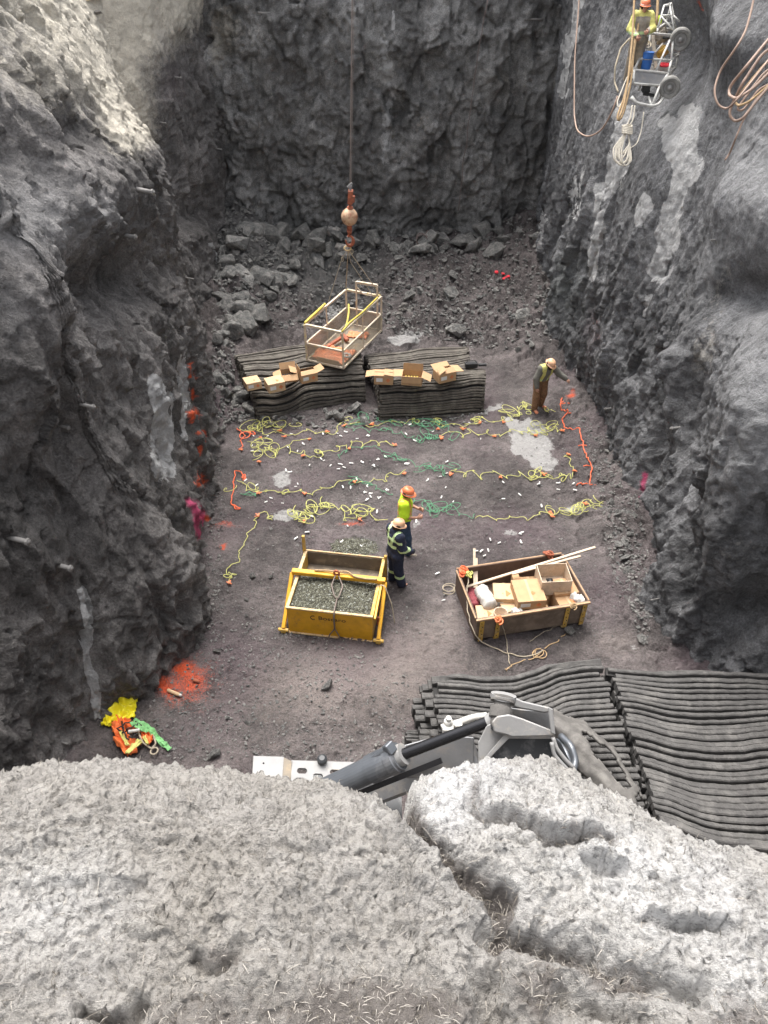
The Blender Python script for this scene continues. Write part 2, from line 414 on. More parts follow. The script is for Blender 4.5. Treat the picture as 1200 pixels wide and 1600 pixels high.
def slabby(X, Y, Z):
    d = .28*fbm(X*.35, Y*.45, Z*.10, 2, 261) + (.05+.08*sstep(6.5, 3.0, Z))*(.5-np.abs(vnoise(X*.9, Y*1.3, Z*.14, 262))*2)
    low = sstep(6.5, 3.0, Z)
    d = d + (.05+.15*low)*facet(X*1.2, Y*1.2, Z*.35, 264, 1.5) + (.03+.06*low)*facet(X*3.1, Y*3.1, Z*1.4, 265, 1.5) + (.022+.03*low)*facet(X*8, Y*8, Z*5, 269, 1.5)
    d = d + (.02+.05*low)*(.5-np.abs(vnoise(X*2.6, Y*2.8, Z*.8, 268))*2) + .04*fbm(X*5, Y*5, Z*4, 4, 266, gain=.65)
    return d*(1-.35*sstep(3.0, 6.0, Z))
LP_ = [(-5.75, 29.5), (-5.8, 27), (-5.8, 25), (-5.35, 22), (-5.0, 20), (-4.5, 16.5), (-4.15, 13.5), (-4.0, 12), (-3.75, 10.6), (-3.5, 9.5), (-4.2, 8.6), (-4.85, 7.6), (-5.15, 6.4), (-5.3, 4.5), (-5.4, 2.6), (-5.4, 1.2)]
RP_ = [(5.7, 29.5), (5.65, 27), (5.5, 25), (5.2, 23), (5.05, 21), (5.45, 18.4), (5.85, 16), (5.85, 13.3), (5.55, 11.2), (5.3, 9.8), (5.5, 8.9), (6.4, 8.2), (7.2, 7.2), (7.5, 5), (7.5, 1.2)]
def lean_l(x, y, z):
    k = sstep(26, 21, y)
    return k*(.17*z+.5*sstep(6.3, 9.5, z))+0*x
def lean_r(x, y, z):
    k = sstep(26.5, 22, y)
    return k*(.10*z+.0*z)-.02*z*(1-k)+0*x
def rim_l(p): return 11.2-1.9*sstep(17, 19.2, p[:, 1])*sstep(26, 23.5, p[:, 1])
def sc_left(px, py, X, Y, Z):
    d = .75*blob(px, py, 150, 300, 110, 110) - .55*blob(px, py, 165, 440, 75, 45) + .5*blob(px, py, 30, 120, 90, 90) - .9*np.exp(-(dpoly(px, py, [(190, -60), (215, 90), (250, 190), (300, 330)])/26)**2)
    d = d + .5*blob(px, py, 240, 560, 45, 140) - .35*blob(px, py, 130, 700, 70, 90) + .4*blob(px, py, 40, 560, 50, 120) + .25*blob(px, py, 285, 800, 40, 90) + .3*blob(px, py, 30, 900, 60, 100)
    d = d - .14*np.exp(-(dpoly(px, py, [(95, 520), (110, 700), (135, 900), (150, 1100)])/16)**2)
    return d*sstep(-.2, 1.5, Z)
def sc_right(px, py, X, Y, Z):
    d = .55*blob(px, py, 1190, 650, 75, 150) - .6*blob(px, py, 1175, 455, 60, 30, -25) + .3*blob(px, py, 1175, 320, 60, 60) + .45*blob(px, py, 1165, 60, 45, 50) - .9*blob(px, py, 1040, 80, 60, 110)
    d = d + .25*blob(px, py, 1150, 860, 50, 70) - .4*blob(px, py, 1170, 970, 60, 40) + .25*blob(px, py, 960, 560, 50, 60)
    for a, b_, s in (((1080, 560), (1035, 840), .3), ((1040, 560), (1005, 760), -.25), ((1110, 640), (1075, 930), -.3), ((985, 600), (955, 760), .22)):
        d = d + s*np.exp(-(dpoly(px, py, [a, b_])/13)**2)
    return d*sstep(-.2, 1.5, Z)
def mk_left(px, py, X, Y, Z):
    pale = np.maximum.reduce([line_mask(px, py, [(243, 605), (252, 660), (262, 735)], 24), line_mask(px, py, [(285, 560), (290, 680)], 9)*.8, line_mask(px, py, [(124, 925), (138, 1000), (148, 1090), (152, 1125)], 10),
        .55*line_mask(px, py, [(330, 380), (345, 450)], 6), 0*px])
    warm = .95*sstep(150, -20, py+.35*np.abs(px-210))+.9*np.exp(-(dpoly(px, py, [(150, -40), (175, 110), (205, 205)])/38)**2)+.4*blob(px, py, 90, 90, 120, 90)  # cream soil, with the skylit look of the upper slope painted in
    up = .5*sstep(420, 120, py)*sstep(330, 260, px)
    orange = np.maximum.reduce([line_mask(px, py, s, 6)*.95 for s in ([(297, 568), (299, 590)], [(301, 608), (302, 620)], [(306, 640), (305, 655)], [(317, 676), (316, 705)], [(313, 735), (315, 755)], [(318, 805), (345, 822)])])
    pink = line_mask(px, py, [(297, 783), (308, 790), (308, 815), (316, 838)], 8)*1.0 + .6*line_mask(px, py, [(308, 815), (320, 800)], 5)
    paler_grey = np.maximum.reduce([.6*blob(px, py, 60, 330, 110, 90), .5*blob(px, py, 150, 330, 70, 50), .35*blob(px, py, 20, 480, 50, 80)])
    return {'paler_grey': paler_grey, 'pale': pale, 'warm': np.clip(warm, 0, 1)*.95+up*.4, 'orange': orange, 'pink': pink, 'purple': .5*blob(px, py, 270, 130, 40, 60)+.35*sstep(0.2, .8, vnoise(X, Y, Z*.5, 5)), 'green': .4*sstep(700, 1000, py)*0+.5*blob(px, py, 320, 660, 20, 120)}
def mk_right(px, py, X, Y, Z):
    pale = np.maximum.reduce([line_mask(px, py, [(975, 180), (960, 270), (945, 300)], 20), line_mask(px, py, [(940, 330), (925, 430)], 13), line_mask(px, py, [(935, 290), (928, 340)], 8),
        line_mask(px, py, [(1050, 200), (1065, 260), (1045, 360), (1028, 430)], 25), line_mask(px, py, [(1080, 180), (1075, 280)], 24), line_mask(px, py, [(1012, 310), (1000, 345)], 14), line_mask(px, py, [(885, 60), (880, 140)], 7), line_mask(px, py, [(905, 0), (880, 150)], 7),
        line_mask(px, py, [(900, 250), (893, 340)], 3.5), line_mask(px, py, [(913, 250), (902, 340)], 3.5), line_mask(px, py, [(848, 335), (844, 395)], 5), line_mask(px, py, [(1014, 462), (1002, 495)], 5),
        line_mask(px, py, [(900, 575), (895, 610)], 4), .3*blob(px, py, 1175, 610, 60, 110)])
    pink = line_mask(px, py, [(1004, 742), (1002, 765), (985, 785), (988, 805)], 7)*.95
    orange = .6*line_mask(px, py, [(1090, 0), (1098, 12)], 5)+.24*line_mask(px, py, [(934, 480), (930, 530)], 7)
    warm = .38*blob(px, py, 1100, 560, 30, 60, 25)+.34*blob(px, py, 1130, 440, 20, 80, 20)+.3*blob(px, py, 1150, 860, 60, 60)
    paler_grey = np.maximum.reduce([.8*blob(px, py, 1185, 660, 85, 170), .75*blob(px, py, 1190, 260, 80, 150), .55*blob(px, py, 1120, 400, 30, 110, 20), .5*blob(px, py, 1050, 120, 60, 140)])
    return {'paler_grey': paler_grey, 'pale': pale, 'pink': pink, 'orange': orange, 'warm': warm, 'purple': .6*blob(px, py, 925, 520, 18, 70)+.3*blob(px, py, 960, 760, 50, 80), 'green': .6*blob(px, py, 880, 450, 60, 90)+.35*blob(px, py, 1010, 870, 40, 60)}
def mk_back(px, py, X, Y, Z):
    pale = np.maximum.reduce([line_mask(px, py, [(609, 20), (612, 45)], 5)*.9, .47*line_mask(px, py, [(600, 60), (612, 150), (600, 250)], 22), .36*blob(px, py, 470, 40, 60, 60)])
    warm = .34*blob(px, py, 660, 200, 22, 60)+.26*blob(px, py, 400, 50, 90, 60)+.33*blob(px, py, 340, 60, 30, 90)+.25*blob(px, py, 730, 80, 14, 50)
    return {'pale': pale, 'warm': warm, 'green': .45*sstep(200, 380, py), 'purple': .35*blob(px, py, 440, 120, 70, 60)+.35*blob(px, py, 660, 210, 30, 80)}
build_wall('pit_wall_left', LP_, .036, -1, lean_l, rim_l, sc_left, lumpy, m_wall, mk_left)
build_wall('pit_wall_right', RP_, .036, 1, lean_r, lambda p: 11.4+0*p[:, 1], sc_right, slabby, m_right, mk_right)
build_wall('pit_wall_back', [(-8.5, 27.5), (-4, 27.4), (0, 27.5), (4, 27.4), (8.5, 27.4)], .05, 1, lambda x, y, z: .03*z+0*x, lambda p: 11.2+0*p[:, 1], lambda px, py, X, Y, Z: .3*blob(px, py, 660, 60, 90, 60)-.35*blob(px, py, 790, 170, 40, 60)+.3*blob(px, py, 420, 60, 40, 50), craggy, m_back, mk_back)
# ------------------------------------------------------------------ object materials
simple('rubber', (.092, .08, .068), .85, 0, .35, 9, (.165, .15, .125), .45, .6, 60, 3)
simple('rubber_near', (.082, .078, .075), .85, 0, .3, 9, (.14, .133, .125), .42, .6, 60, 3)
simple('gap_shade', (.025, .024, .023), .9)
simple('cardboard', (.47, .295, .16), .85, 0, .12, 6, (.42, .27, .15), .3)
simple('cardboard_pale', (.56, .39, .235), .85, 0, .1, 6, (.5, .34, .2), .2)
simple('cardboard_red', (.48, .17, .09), .85, 0, .2, 6)
simple('label_white', (.7, .7, .68), .7, 0, .1)
simple('label_blue', (.25, .45, .6), .7, 0, .2)
simple('ink', (.05, .03, .02), .8)
simple('stamp_orange', (.6, .2, .08), .8)
simple('yellow_paint', (.70, .36, .015), .42, 0, .15, 5, (.40, .20, .05), .15, .25, 30, 6)
simple('yellow_worn', (.62, .38, .07), .6, 0, .25, 9, (.45, .36, .24), .45, .2, 30, 7)
simple('pale_edge', (.62, .46, .25), .6, 0, .25, 9, (.35, .2, .08), .4, 0, 30, 12)
simple('skip_inside', (.17, .135, .10), .7, 0, .3, 5, (.3, .24, .17), .4)
simple('plywood', (.20, .15, .11), .8, 0, .3, 4, (.28, .22, .17), .5, .3, 50, 4)
simple('plywood_edge', (.42, .27, .16), .8, 0, .25, 9)
simple('plywood_dark', (.13, .085, .065), .85, 0, .3, 4)
simple('timber', (.62, .50, .38), .75, 0, .2, 10, (.45, .34, .24), .4)
simple('rope_pale', (.42, .36, .27), .9, 0, .2, 30)
simple('rope_white', (.62, .57, .48), .9, 0, .15, 30)
simple('rope_tan', (.42, .29, .16), .9, 0, .2, 20)
simple('hose_pink', (.34, .235, .18), .6, 0, .2, 10)
simple('hose_dark', (.16, .12, .11), .7)
simple('steel_cable', (.20, .16, .14), .6, .3)
simple('cord_yellow', (.56, .55, .17), .5, 0, .2, 6)
simple('cord_green', (.10, .33, .17), .5, 0, .2, 6)
simple('cord_orange', (.85, .16, .06), .5, 0, .15, 6)
simple('clip_orange', (.66, .19, .07), .5, 0, .3, 20)
simple('chalk_white', (.85, .84, .8), .6, 0, .05)
simple('rust_red', (.42, .12, .06), .7, 0, .4, 9, (.2, .08, .05), .6)
simple('ball_paint', (.62, .42, .27), .6, 0, .2, 8, (.30, .10, .05), .55, .2, 40, 7)
simple('basket_frame', (.64, .55, .44), .6, 0, .2, 14, (.62, .5, .12), .3, 0, 30, 9)
simple('basket_yellow', (.68, .55, .10), .6, 0, .2, 10)
simple('mesh_grey', (.34, .30, .25), .7, .2, .3, 12, (.45, .38, .3), .5)
simple('deck_grey', (.26, .22, .17), .8, 0, .3, 6, (.4, .3, .18), .4)
simple('tarp_orange', (.78, .27, .12), .6, 0, .2, 6)
simple('bag_white', (.55, .53, .49), .5, 0, .12, 20)
simple('net_maroon', (.22, .04, .05), .8, 0, .5, 40)
simple('black_plastic', (.02, .02, .022), .5)
simple('helmet_orange', (.80, .22, .10), .35, 0, .1, 6)
simple('helmet_pale', (.86, .50, .30), .4, 0, .15, 12)
simple('skin', (.48, .25, .17), .6, 0, .12, 20)
simple('beard', (.05, .028, .018), .95, 0, .3, 60)
simple('hoodie', (.16, .155, .135), .95, 0, .2, 25, None, 0, .4, 60)
simple('vest_yellow', (.66, .62, .20), .85, 0, .15, 20, None, 0, .3, 60)
simple('trouser_brown', (.24, .13, .07), .95, 0, .5, 22)
simple('boot_orange', (.66, .24, .13), .6, 0, .2, 12)
simple('shirt_lime', (.62, .88, .03), .85, 0, .15, 14, None, 0, .4, 50)
simple('strap_orange', (.85, .36, .12), .7, 0, .1)
simple('jeans', (.045, .075, .13), .95, 0, .35, 14, None, 0, .4, 60)
simple('boot_grey', (.33, .29, .24), .9, 0, .2)
simple('coverall_navy', (.022, .028, .055), .9, 0, .35, 10, None, 0, .4, 40)
simple('reflective', (.60, .78, .40), .5, 0, .12, 20)
simple('boot_black', (.03, .028, .028), .7)
simple('glove_dark', (.035, .035, .042), .9)
simple('bag_yellow', (.90, .78, .02), .45, 0, .08, 5)
simple('vest_orange', (.86, .20, .05), .7, 0, .12, 8)
simple('strap_green', (.22, .50, .20), .8, 0, .2, 20)
simple('cage_white', (.58, .57, .54), .55, 0, .2, 14, (.3, .29, .27), .35)
simple('tyre_grey', (.22, .215, .20), .9, 0, .25, 8, (.33, .32, .3), .5)
simple('wheel_hub', (.30, .29, .28), .7, .1, .2)
simple('bucket_blue', (.04, .16, .50), .5)
simple('silver_steel', (.20, .20, .205), .38, .35, .15, 6, (.26, .24, .22), .35, .15, 60, 9)
simple('pale_steel', (.29, .285, .28), .5, .1, .12, 6, (.42, .38, .33), .3, .1, 60, 9)
simple('cylinder_steel', (.13, .14, .155), .35, .4, .15, 6, (.24, .24, .25), .3)
simple('rod_black', (.025, .025, .028), .22, .5, .1)
simple('bucket_dark', (.028, .03, .033), .45, .1, .25, 4, (.12, .12, .12), .3, .1, 40, 6)
simple('bolt_grey', (.22, .21, .20), .8, 0, .2)
simple('red_rag', (.72, .04, .06), .8, 0, .2)
simple('fresh_board', (.70, .58, .40), .7, 0, .15, 8)
simple('torn_grey', (.13, .122, .114), .95, 0, .3, 5, (.19, .18, .165), .5, .8, 22, 5)
def rock_simple(name, base):
    m, nt, b = new_mat(name); oc = objco(nt)
    oi = nt.nodes.new('ShaderNodeObjectInfo')
    n = noise(nt, 3, 6, .65, oc); f = noise(nt, 14, 5, .7, oc)
    c = mix(nt, ramp(nt, n, [(.35, 0.), (.65, 1.)]), tuple(x*.6 for x in base), (base[0]*1.5, base[1]*1.4, base[2]*1.35))
    c = mix(nt, .8, c, ramp(nt, f, [(.3, .6), (.7, 1.4)]), 'MULTIPLY')
    c = mix(nt, 1, c, ramp(nt, oi.outputs['Random'], [(0, .7), (1, 1.25)]), 'MULTIPLY')
    L(nt, c, b.inputs['Base Color']); b.inputs['Roughness'].default_value = .8
    bump(nt, b, math_(nt, 'ADD', n, math_(nt, 'MULTIPLY', f, .5)), 1.0, .14); MATS[name] = m; return m
rock_simple('stone', (.25, .255, .247)); rock_simple('stone_pale', (.42, .41, .39))
m, nt, b = new_mat('gravel'); oc = objco(nt)
v = nt.nodes.new('ShaderNodeTexVoronoi'); v.inputs['Scale'].default_value = 42; L(nt, oc, v.inputs[0])
sc = nt.nodes.new('ShaderNodeSeparateColor'); L(nt, v.outputs['Color'], sc.inputs[0])
L(nt, mix(nt, 1, ramp(nt, sc.outputs[0], [(0, (.055, .052, .034)), (.6, (.15, .145, .10)), (.9, (.28, .28, .21)), (1, (.5, .52, .48))]), ramp(nt, v.outputs['Distance'], [(0., 1.), (.8, .35)]), 'MULTIPLY'), b.inputs['Base Color'])
b.inputs['Roughness'].default_value = .7
bump(nt, b, math_(nt, 'MULTIPLY', v.outputs['Distance'], -1), .9, .03); MATS['gravel'] = m
M_ = MATS
# ------------------------------------------------------------------ blasting mats: sheets of threaded tyre strips
def catmull(pts, n):
    pts = np.array([tuple(p) for p in pts], float); d = np.concatenate([[0], np.cumsum(np.linalg.norm(np.diff(pts, axis=0), axis=1))]); d /= d[-1]
    t = np.linspace(0, 1, n)
    q = np.stack([np.interp(t, d, pts[:, k]) for k in range(pts.shape[1])], 1)
    for _ in range(max(1, n//20)):
        q[1:-1] = .25*q[:-2]+.5*q[1:-1]+.25*q[2:]
    return q
def blast_mat(name, back, front, prof, rows, seed, mat, label, layers=4, lh=.15, wave=.05, group=None, wscale=.9, thick=.13, ragged=.07, nseg=70):
    """back/front: world XY polylines (left to right); prof: (fraction back to front, height) pairs"""
    rr = random.Random(seed); B = catmull(back, nseg); Fr = catmull(front, nseg)
    pf = np.array(prof, float)
    W = np.linalg.norm(B[nseg//2]-Fr[nseg//2])
    arc = np.concatenate([[0], np.cumsum(np.hypot(np.diff(pf[:, 0])*W, np.diff(pf[:, 1])))])
    mb = MB(); pitch = arc[-1]/rows
    for lay in range(layers):
        nrow = rows if lay == 0 else rows
        for r in range(nrow):
            if lay > 0 and 2 < r < nrow-1: pass
            s = (r+.5)*pitch
            wv = np.zeros(nseg)
            u = np.linspace(0, 1, nseg); Lx = np.linalg.norm(B[-1]-B[0])
            a = vnoise(u*Lx*wscale, np.full(nseg, s*.35+lay*3), np.full(nseg, seed*1.7), seed)*wave*1.6+vnoise(u*Lx*2.6, np.full(nseg, s*1.2+lay*3), np.full(nseg, seed*1.7), seed+5)*wave*.35
            ss = np.clip(s+a, 0, arc[-1]); fr = np.interp(ss, arc, pf[:, 0]); hz = np.interp(ss, arc, pf[:, 1])
            hump = 1.6*wave*vnoise(u*Lx*.6+7, np.full(nseg, s*.45), np.full(nseg, seed*2.3), seed+9)
            xy = B*(1-fr[:, None])+Fr*fr[:, None]
            # cross-section direction
            fr2 = np.interp(np.clip(ss+.03, 0, arc[-1]), arc, pf[:, 0]); hz2 = np.interp(np.clip(ss+.03, 0, arc[-1]), arc, pf[:, 1])
            tdir = np.concatenate([(Fr-B)*(fr2-fr)[:, None], (hz2-hz)[:, None]], 1)+1e-6; tdir /= np.linalg.norm(tdir, axis=1)[:, None]
            lon = np.gradient(np.concatenate([xy, (hz+hump)[:, None]], 1), axis=0); lon /= np.linalg.norm(lon, axis=1)[:, None]
            nrm = np.cross(lon, tdir); nrm *= np.sign(nrm[:, 2:3]+1e-9)
            nrm /= np.linalg.norm(nrm, axis=1)[:, None]
            i0 = int(max(0, rr.gauss(0, ragged)*nseg/Lx*.6)+rr.random()*ragged*nseg/Lx); i1 = nseg-1-int(rr.random()*ragged*nseg/Lx*1.5)
            wd = pitch*.5*(.62+.26*rr.random()); th = thick*(.85+.3*rr.random()); dz = rr.gauss(0, .018)
            c = np.concatenate([xy, (hz+hump-lay*lh+dz)[:, None]], 1)
            if lay > 0: c[:, 2] = np.maximum(c[:, 2], .03)
            sec = [(-wd, -th), (-wd, -.12*th), (-wd*.6, .0), (wd*.6, 0), (wd, -.12*th), (wd, -th)]
            base = len(mb.v); ns = 6
            for i in range(i0, i1+1):
                t_ = 1+.10*math.sin(i*.8+r)*rr.random()
                for (p, q) in sec: mb.v.append(Vector(c[i]+tdir[i]*p*t_+nrm[i]*(q+.006*rr.random())))
            m = i1-i0+1
            for i in range(m-1):
                for k in range(ns):
                    mb.f.append((base+i*ns+k, base+i*ns+(k+1) % ns, base+(i+1)*ns+(k+1) % ns, base+(i+1)*ns+k)); mb.mi.append(0)
            mb.f.append(tuple(base+k for k in range(ns))[::-1]); mb.mi.append(0)
            mb.f.append(tuple(base+(m-1)*ns+k for k in range(ns))); mb.mi.append(0)
    # near-black sheet under the strips, its colour stands in for gap shade
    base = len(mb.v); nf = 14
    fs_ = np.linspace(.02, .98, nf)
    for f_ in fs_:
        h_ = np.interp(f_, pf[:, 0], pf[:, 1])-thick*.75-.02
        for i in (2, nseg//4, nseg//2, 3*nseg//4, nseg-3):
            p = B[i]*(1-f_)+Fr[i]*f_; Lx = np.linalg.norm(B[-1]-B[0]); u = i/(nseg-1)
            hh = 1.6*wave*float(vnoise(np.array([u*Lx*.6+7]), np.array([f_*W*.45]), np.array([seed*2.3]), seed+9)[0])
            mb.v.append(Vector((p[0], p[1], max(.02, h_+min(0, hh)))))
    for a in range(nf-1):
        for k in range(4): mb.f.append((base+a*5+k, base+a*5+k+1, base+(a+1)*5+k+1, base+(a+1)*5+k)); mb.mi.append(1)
    return top(name, mb, [mat, M_['gap_shade']], label, 'blasting mat', group)
def xy(*pp): return [(p.x, p.y) for p in pp]
G_MAT = 'stacked rubber blasting mats'
blast_mat('blasting_mat', xy(P(364, 549, .8), P(420, 538, .85), P(480, 529, .88), P(560, 534, .88)), xy(P(402, 657, 0), P(450, 649, 0), P(510, 634, 0), P(572, 626, 0)),
          [(0, .6), (.08, .82), (.3, .9), (.6, .92), (.78, .84), (.9, .6), (.97, .32), (1., .04)], 32, 3, M_['rubber'],
          'rubber blasting mat carrying the man basket and four cardboard boxes', wave=.08, thick=.11)
blast_mat('blasting_mat', xy(P(567, 552, .7), P(650, 541, .7), P(732, 537, .7)), xy(P(597, 655, 0), P(660, 650, 0), P(735, 630, 0)),
          [(0, .5), (.08, .7), (.6, .7), (.85, .5), (1., .04)], 30, 5, M_['rubber'], 'lower rubber blasting mat spread under the folded one with three boxes', wave=.07, thick=.11, layers=3)
blast_mat('blasting_mat', xy(P(588, 583, .95), P(650, 571, .98), P(700, 567, .98), P(758, 574, .95)), xy(P(592, 652, .12), P(660, 648, .12), P(720, 645, .1), P(756, 640, .1)),
          [(0, .82), (.1, .92), (.5, .98), (.7, .88), (.84, .62), (.94, .35), (1., .1)], 23, 8, M_['rubber'], 'folded rubber blasting mat with three open boxes on top', wave=.075, thick=.11, wscale=.8)
G_NM = 'mats under the near mat'
for q, (x0, y0, z0, yb) in enumerate([(628, 1138, .35, 1168), (641, 1090, .55, 1168), (655, 1062, .78, 1170)]):
    a, b_ = P(x0, y0, z0), P(x0+80, y0-4, z0); c_ = P(x0+32, 1200, z0)
    blast_mat('blasting_mat', xy(a, b_), xy(P(x0+22, 1190, z0), P(x0+110, 1190, z0)), [(0, z0-.2), (.06, z0), (.95, z0), (1, .1)], 15-q, 20+q, M_['rubber_near'],
              ('bottom', 'middle', 'upper')[q]+' of three rubber mats jutting out in steps beside the excavator arm', layers=3, wave=.03, nseg=26)
blast_mat('blasting_mat', xy(P(668, 1049, 1.0), P(730, 1045, 1.0), P(800, 1046, 1.0), P(860, 1030, 1.0), P(935, 1021, 1.0)), xy(P(720, 1295, 1.0), P(800, 1300, 1.0), P(900, 1292, 1.0), P(1022, 1280, 1.0)),
          [(0, .75), (.04, .98), (.3, 1.04), (.97, 1.0), (1, .4)], 34, 31, M_['rubber_near'], 'large grey rubber blasting mat behind the excavator bucket with wavy strips', wave=.075, wscale=.7, nseg=120, thick=.12)
blast_mat('blasting_mat', xy(P(946, 1034, 1.02), P(1010, 1042, 1.0), P(1100, 1036, 1.04), P(1290, 1034, 1.1)), xy(P(1030, 1300, 1.0), P(1110, 1330, 1.0), P(1220, 1345, 1.0), P(1420, 1345, 1.0)),
          [(0, .8), (.04, 1.0), (.4, 1.06), (.97, 1.04), (1, .4)], 36, 37, M_['rubber_near'], 'rubber blasting mat lying against the right rock wall, beyond the narrow gap', wave=.06, wscale=.7, nseg=130, thick=.12)
# ------------------------------------------------------------------ rocks
def hull_mesh(seed, sx, sy, sz, n=14):
    rr = random.Random(seed); bm = bmesh.new()
    for _ in range(n):
        v = Vector((rr.gauss(0, 1), rr.gauss(0, 1), rr.gauss(0, 1))).normalized()*(.8+.3*rr.random())
        bm.verts.new((v.x*sx, v.y*sy, v.z*sz))
    r = bmesh.ops.convex_hull(bm, input=bm.verts)
    bmesh.ops.delete(bm, geom=[g for g in r['geom_interior'] if isinstance(g, bmesh.types.BMVert)], context='VERTS')
    bmesh.ops.bevel(bm, geom=list(bm.edges), offset=.05*min(sx, sy, sz)*1.2, segments=1, affect='EDGES', clamp_overlap=True)
    me = bpy.data.meshes.new('rock'); bm.to_mesh(me); bm.free(); me.materials.append(M_['stone']); return me
ROCKS = [hull_mesh(100+i, 1, .6+.35*rnd.random(), .45+.4*rnd.random(), 11+i % 6) for i in range(16)]
def rock(px, py, wpx, label, group=None, mesh=None, mat=None, hz=None, embed=.4):
    wpx *= 1.45
    p = PF(px, py); dep = p.y*CP-(p.z-CAMZ)*SP; s = wpx/F*dep/2
    me = mesh or rnd.choice(ROCKS)
    if mat: me = me.copy(); me.materials.clear(); me.materials.append(M_[mat])
    o = bpy.data.objects.new('rock', me); COL.objects.link(o)
    o.location = (p.x, p.y, p.z+s*embed); o.scale = (s, s*rnd.uniform(.75, 1), s*rnd.uniform(.8, 1.15))
    o.rotation_euler = (rnd.uniform(-.6, .6), rnd.uniform(-.6, .6), rnd.uniform(0, 6.28))
    return tag(o, label, 'rock', group)
UNI = [(747, 367, 42, 'big angular slab leaning at the foot of the back wall, right of the hose coil'), (832, 499, 34, 'pale flat-faced boulder at the foot of the right wall above the pointing worker'),
       (392, 373, 44, 'biggest dark boulder at the left back corner of the pit'), (394, 398, 46, 'second dark boulder of the left back corner, under the biggest one'),
       (372, 448, 48, 'wide dark boulder halfway down the left rubble pile'), (718, 383, 24, 'blocky grey rock beside the slab at the back wall'),
       (508, 1071, 20, 'flat brown stone lying alone on the open dirt floor'), (833, 447, 24, 'grey rock against the right wall beneath the red rag'),
       (773, 462, 24, 'dark pointed rock in the rubble right of the basket'), (377, 480, 40, 'dark boulder above the corner of the left blasting mat'),
       (345, 600, 28, 'small dark boulder between the left wall and the mat'), (350, 672, 14, 'stone beside the orange cords at the left wall'),
       (890, 988, 14, 'round dark stone on the dirt right of the wooden crate'), (1003, 1001, 14, 'dark stone at the foot of the right wall near the mats'),
       (337, 1180, 18, 'grey stone between the vest pile and the excavator plate'), (424, 783+120, 10, 'small flat stone left of the yellow skip'),
       (395, 962-60, 12, 'brown stone beside the end of the lone yellow cord')]
for (x, y, s, l) in UNI: rock(x, y, s, l)
rock(520, 369, 26, 'white patched rock directly behind the crane hook', mat='stone_pale'); rock(536, 392, 20, 'pale shard below the white rock behind the crane hook', mat='stone_pale')
def scatter(n, poly, smin, smax, label, group, pw=2.2, mat=None, avoid=()):
    k = 0; tries = 0
    while k < n and tries < n*40:
        tries += 1
        x = rnd.uniform(min(p[0] for p in poly), max(p[0] for p in poly)); y = rnd.uniform(min(p[1] for p in poly), max(p[1] for p in poly))
        ins = False; j = len(poly)-1
        for i in range(len(poly)):
            (xi, yi), (xj, yj) = poly[i], poly[j]
            if (yi > y) != (yj > y) and x < (xj-xi)*(y-yi)/(yj-yi)+xi: ins = not ins
            j = i
        if not ins or any(a <= x <= c and b <= y <= d for a, b, c, d in avoid): continue
        rock(x, y, smin+(smax-smin)*rnd.random()**pw, label, group, mat=mat); k += 1
scatter(84, [(352, 375), (430, 365), (520, 372), (500, 430), (455, 455), (420, 500), (370, 530), (350, 560), (338, 560)], 16, 42, 'angular dark rock in the rubble heap of the left back corner', 'rocks in the left back rubble heap', 1.6)
scatter(30, [(345, 560), (362, 560), (398, 655), (340, 640)], 8, 24, 'dark rock between the left wall and the blasting mat', 'rocks beside the left mat')
scatter(46, [(520, 365), (700, 360), (840, 365), (840, 400), (700, 405), (520, 420)], 14, 34, 'grey rock along the foot of the back wall', 'rocks along the back wall')
scatter(52, [(620, 405), (838, 400), (850, 560), (760, 540), (640, 500)], 8, 28, 'loose grey rock in the rubble behind the right-hand mats', 'rocks behind the right mats', 2.2)
scatter(24, [(405, 650), (570, 628), (600, 655), (560, 665), (420, 668)], 8, 22, 'dark rock tucked under the front edge of the blasting mats', 'rocks under the front edge of the mats')
scatter(30, [(900, 640), (950, 700), (990, 800), (1010, 900), (990, 930), (960, 860), (940, 760)], 5, 15, 'small dark stone at the foot of the right wall', 'stones at the foot of the right wall')
scatter(12, [(612, 470), (650, 480), (640, 498), (612, 500)], 6, 14, 'small pale stone behind the man basket', 'pale stones behind the basket', mat='stone_pale')
scatter(16, [(300, 1000), (390, 900), (400, 1180), (300, 1190)], 4, 12, 'small stone on the dirt near the orange paint', 'stones near the orange paint')
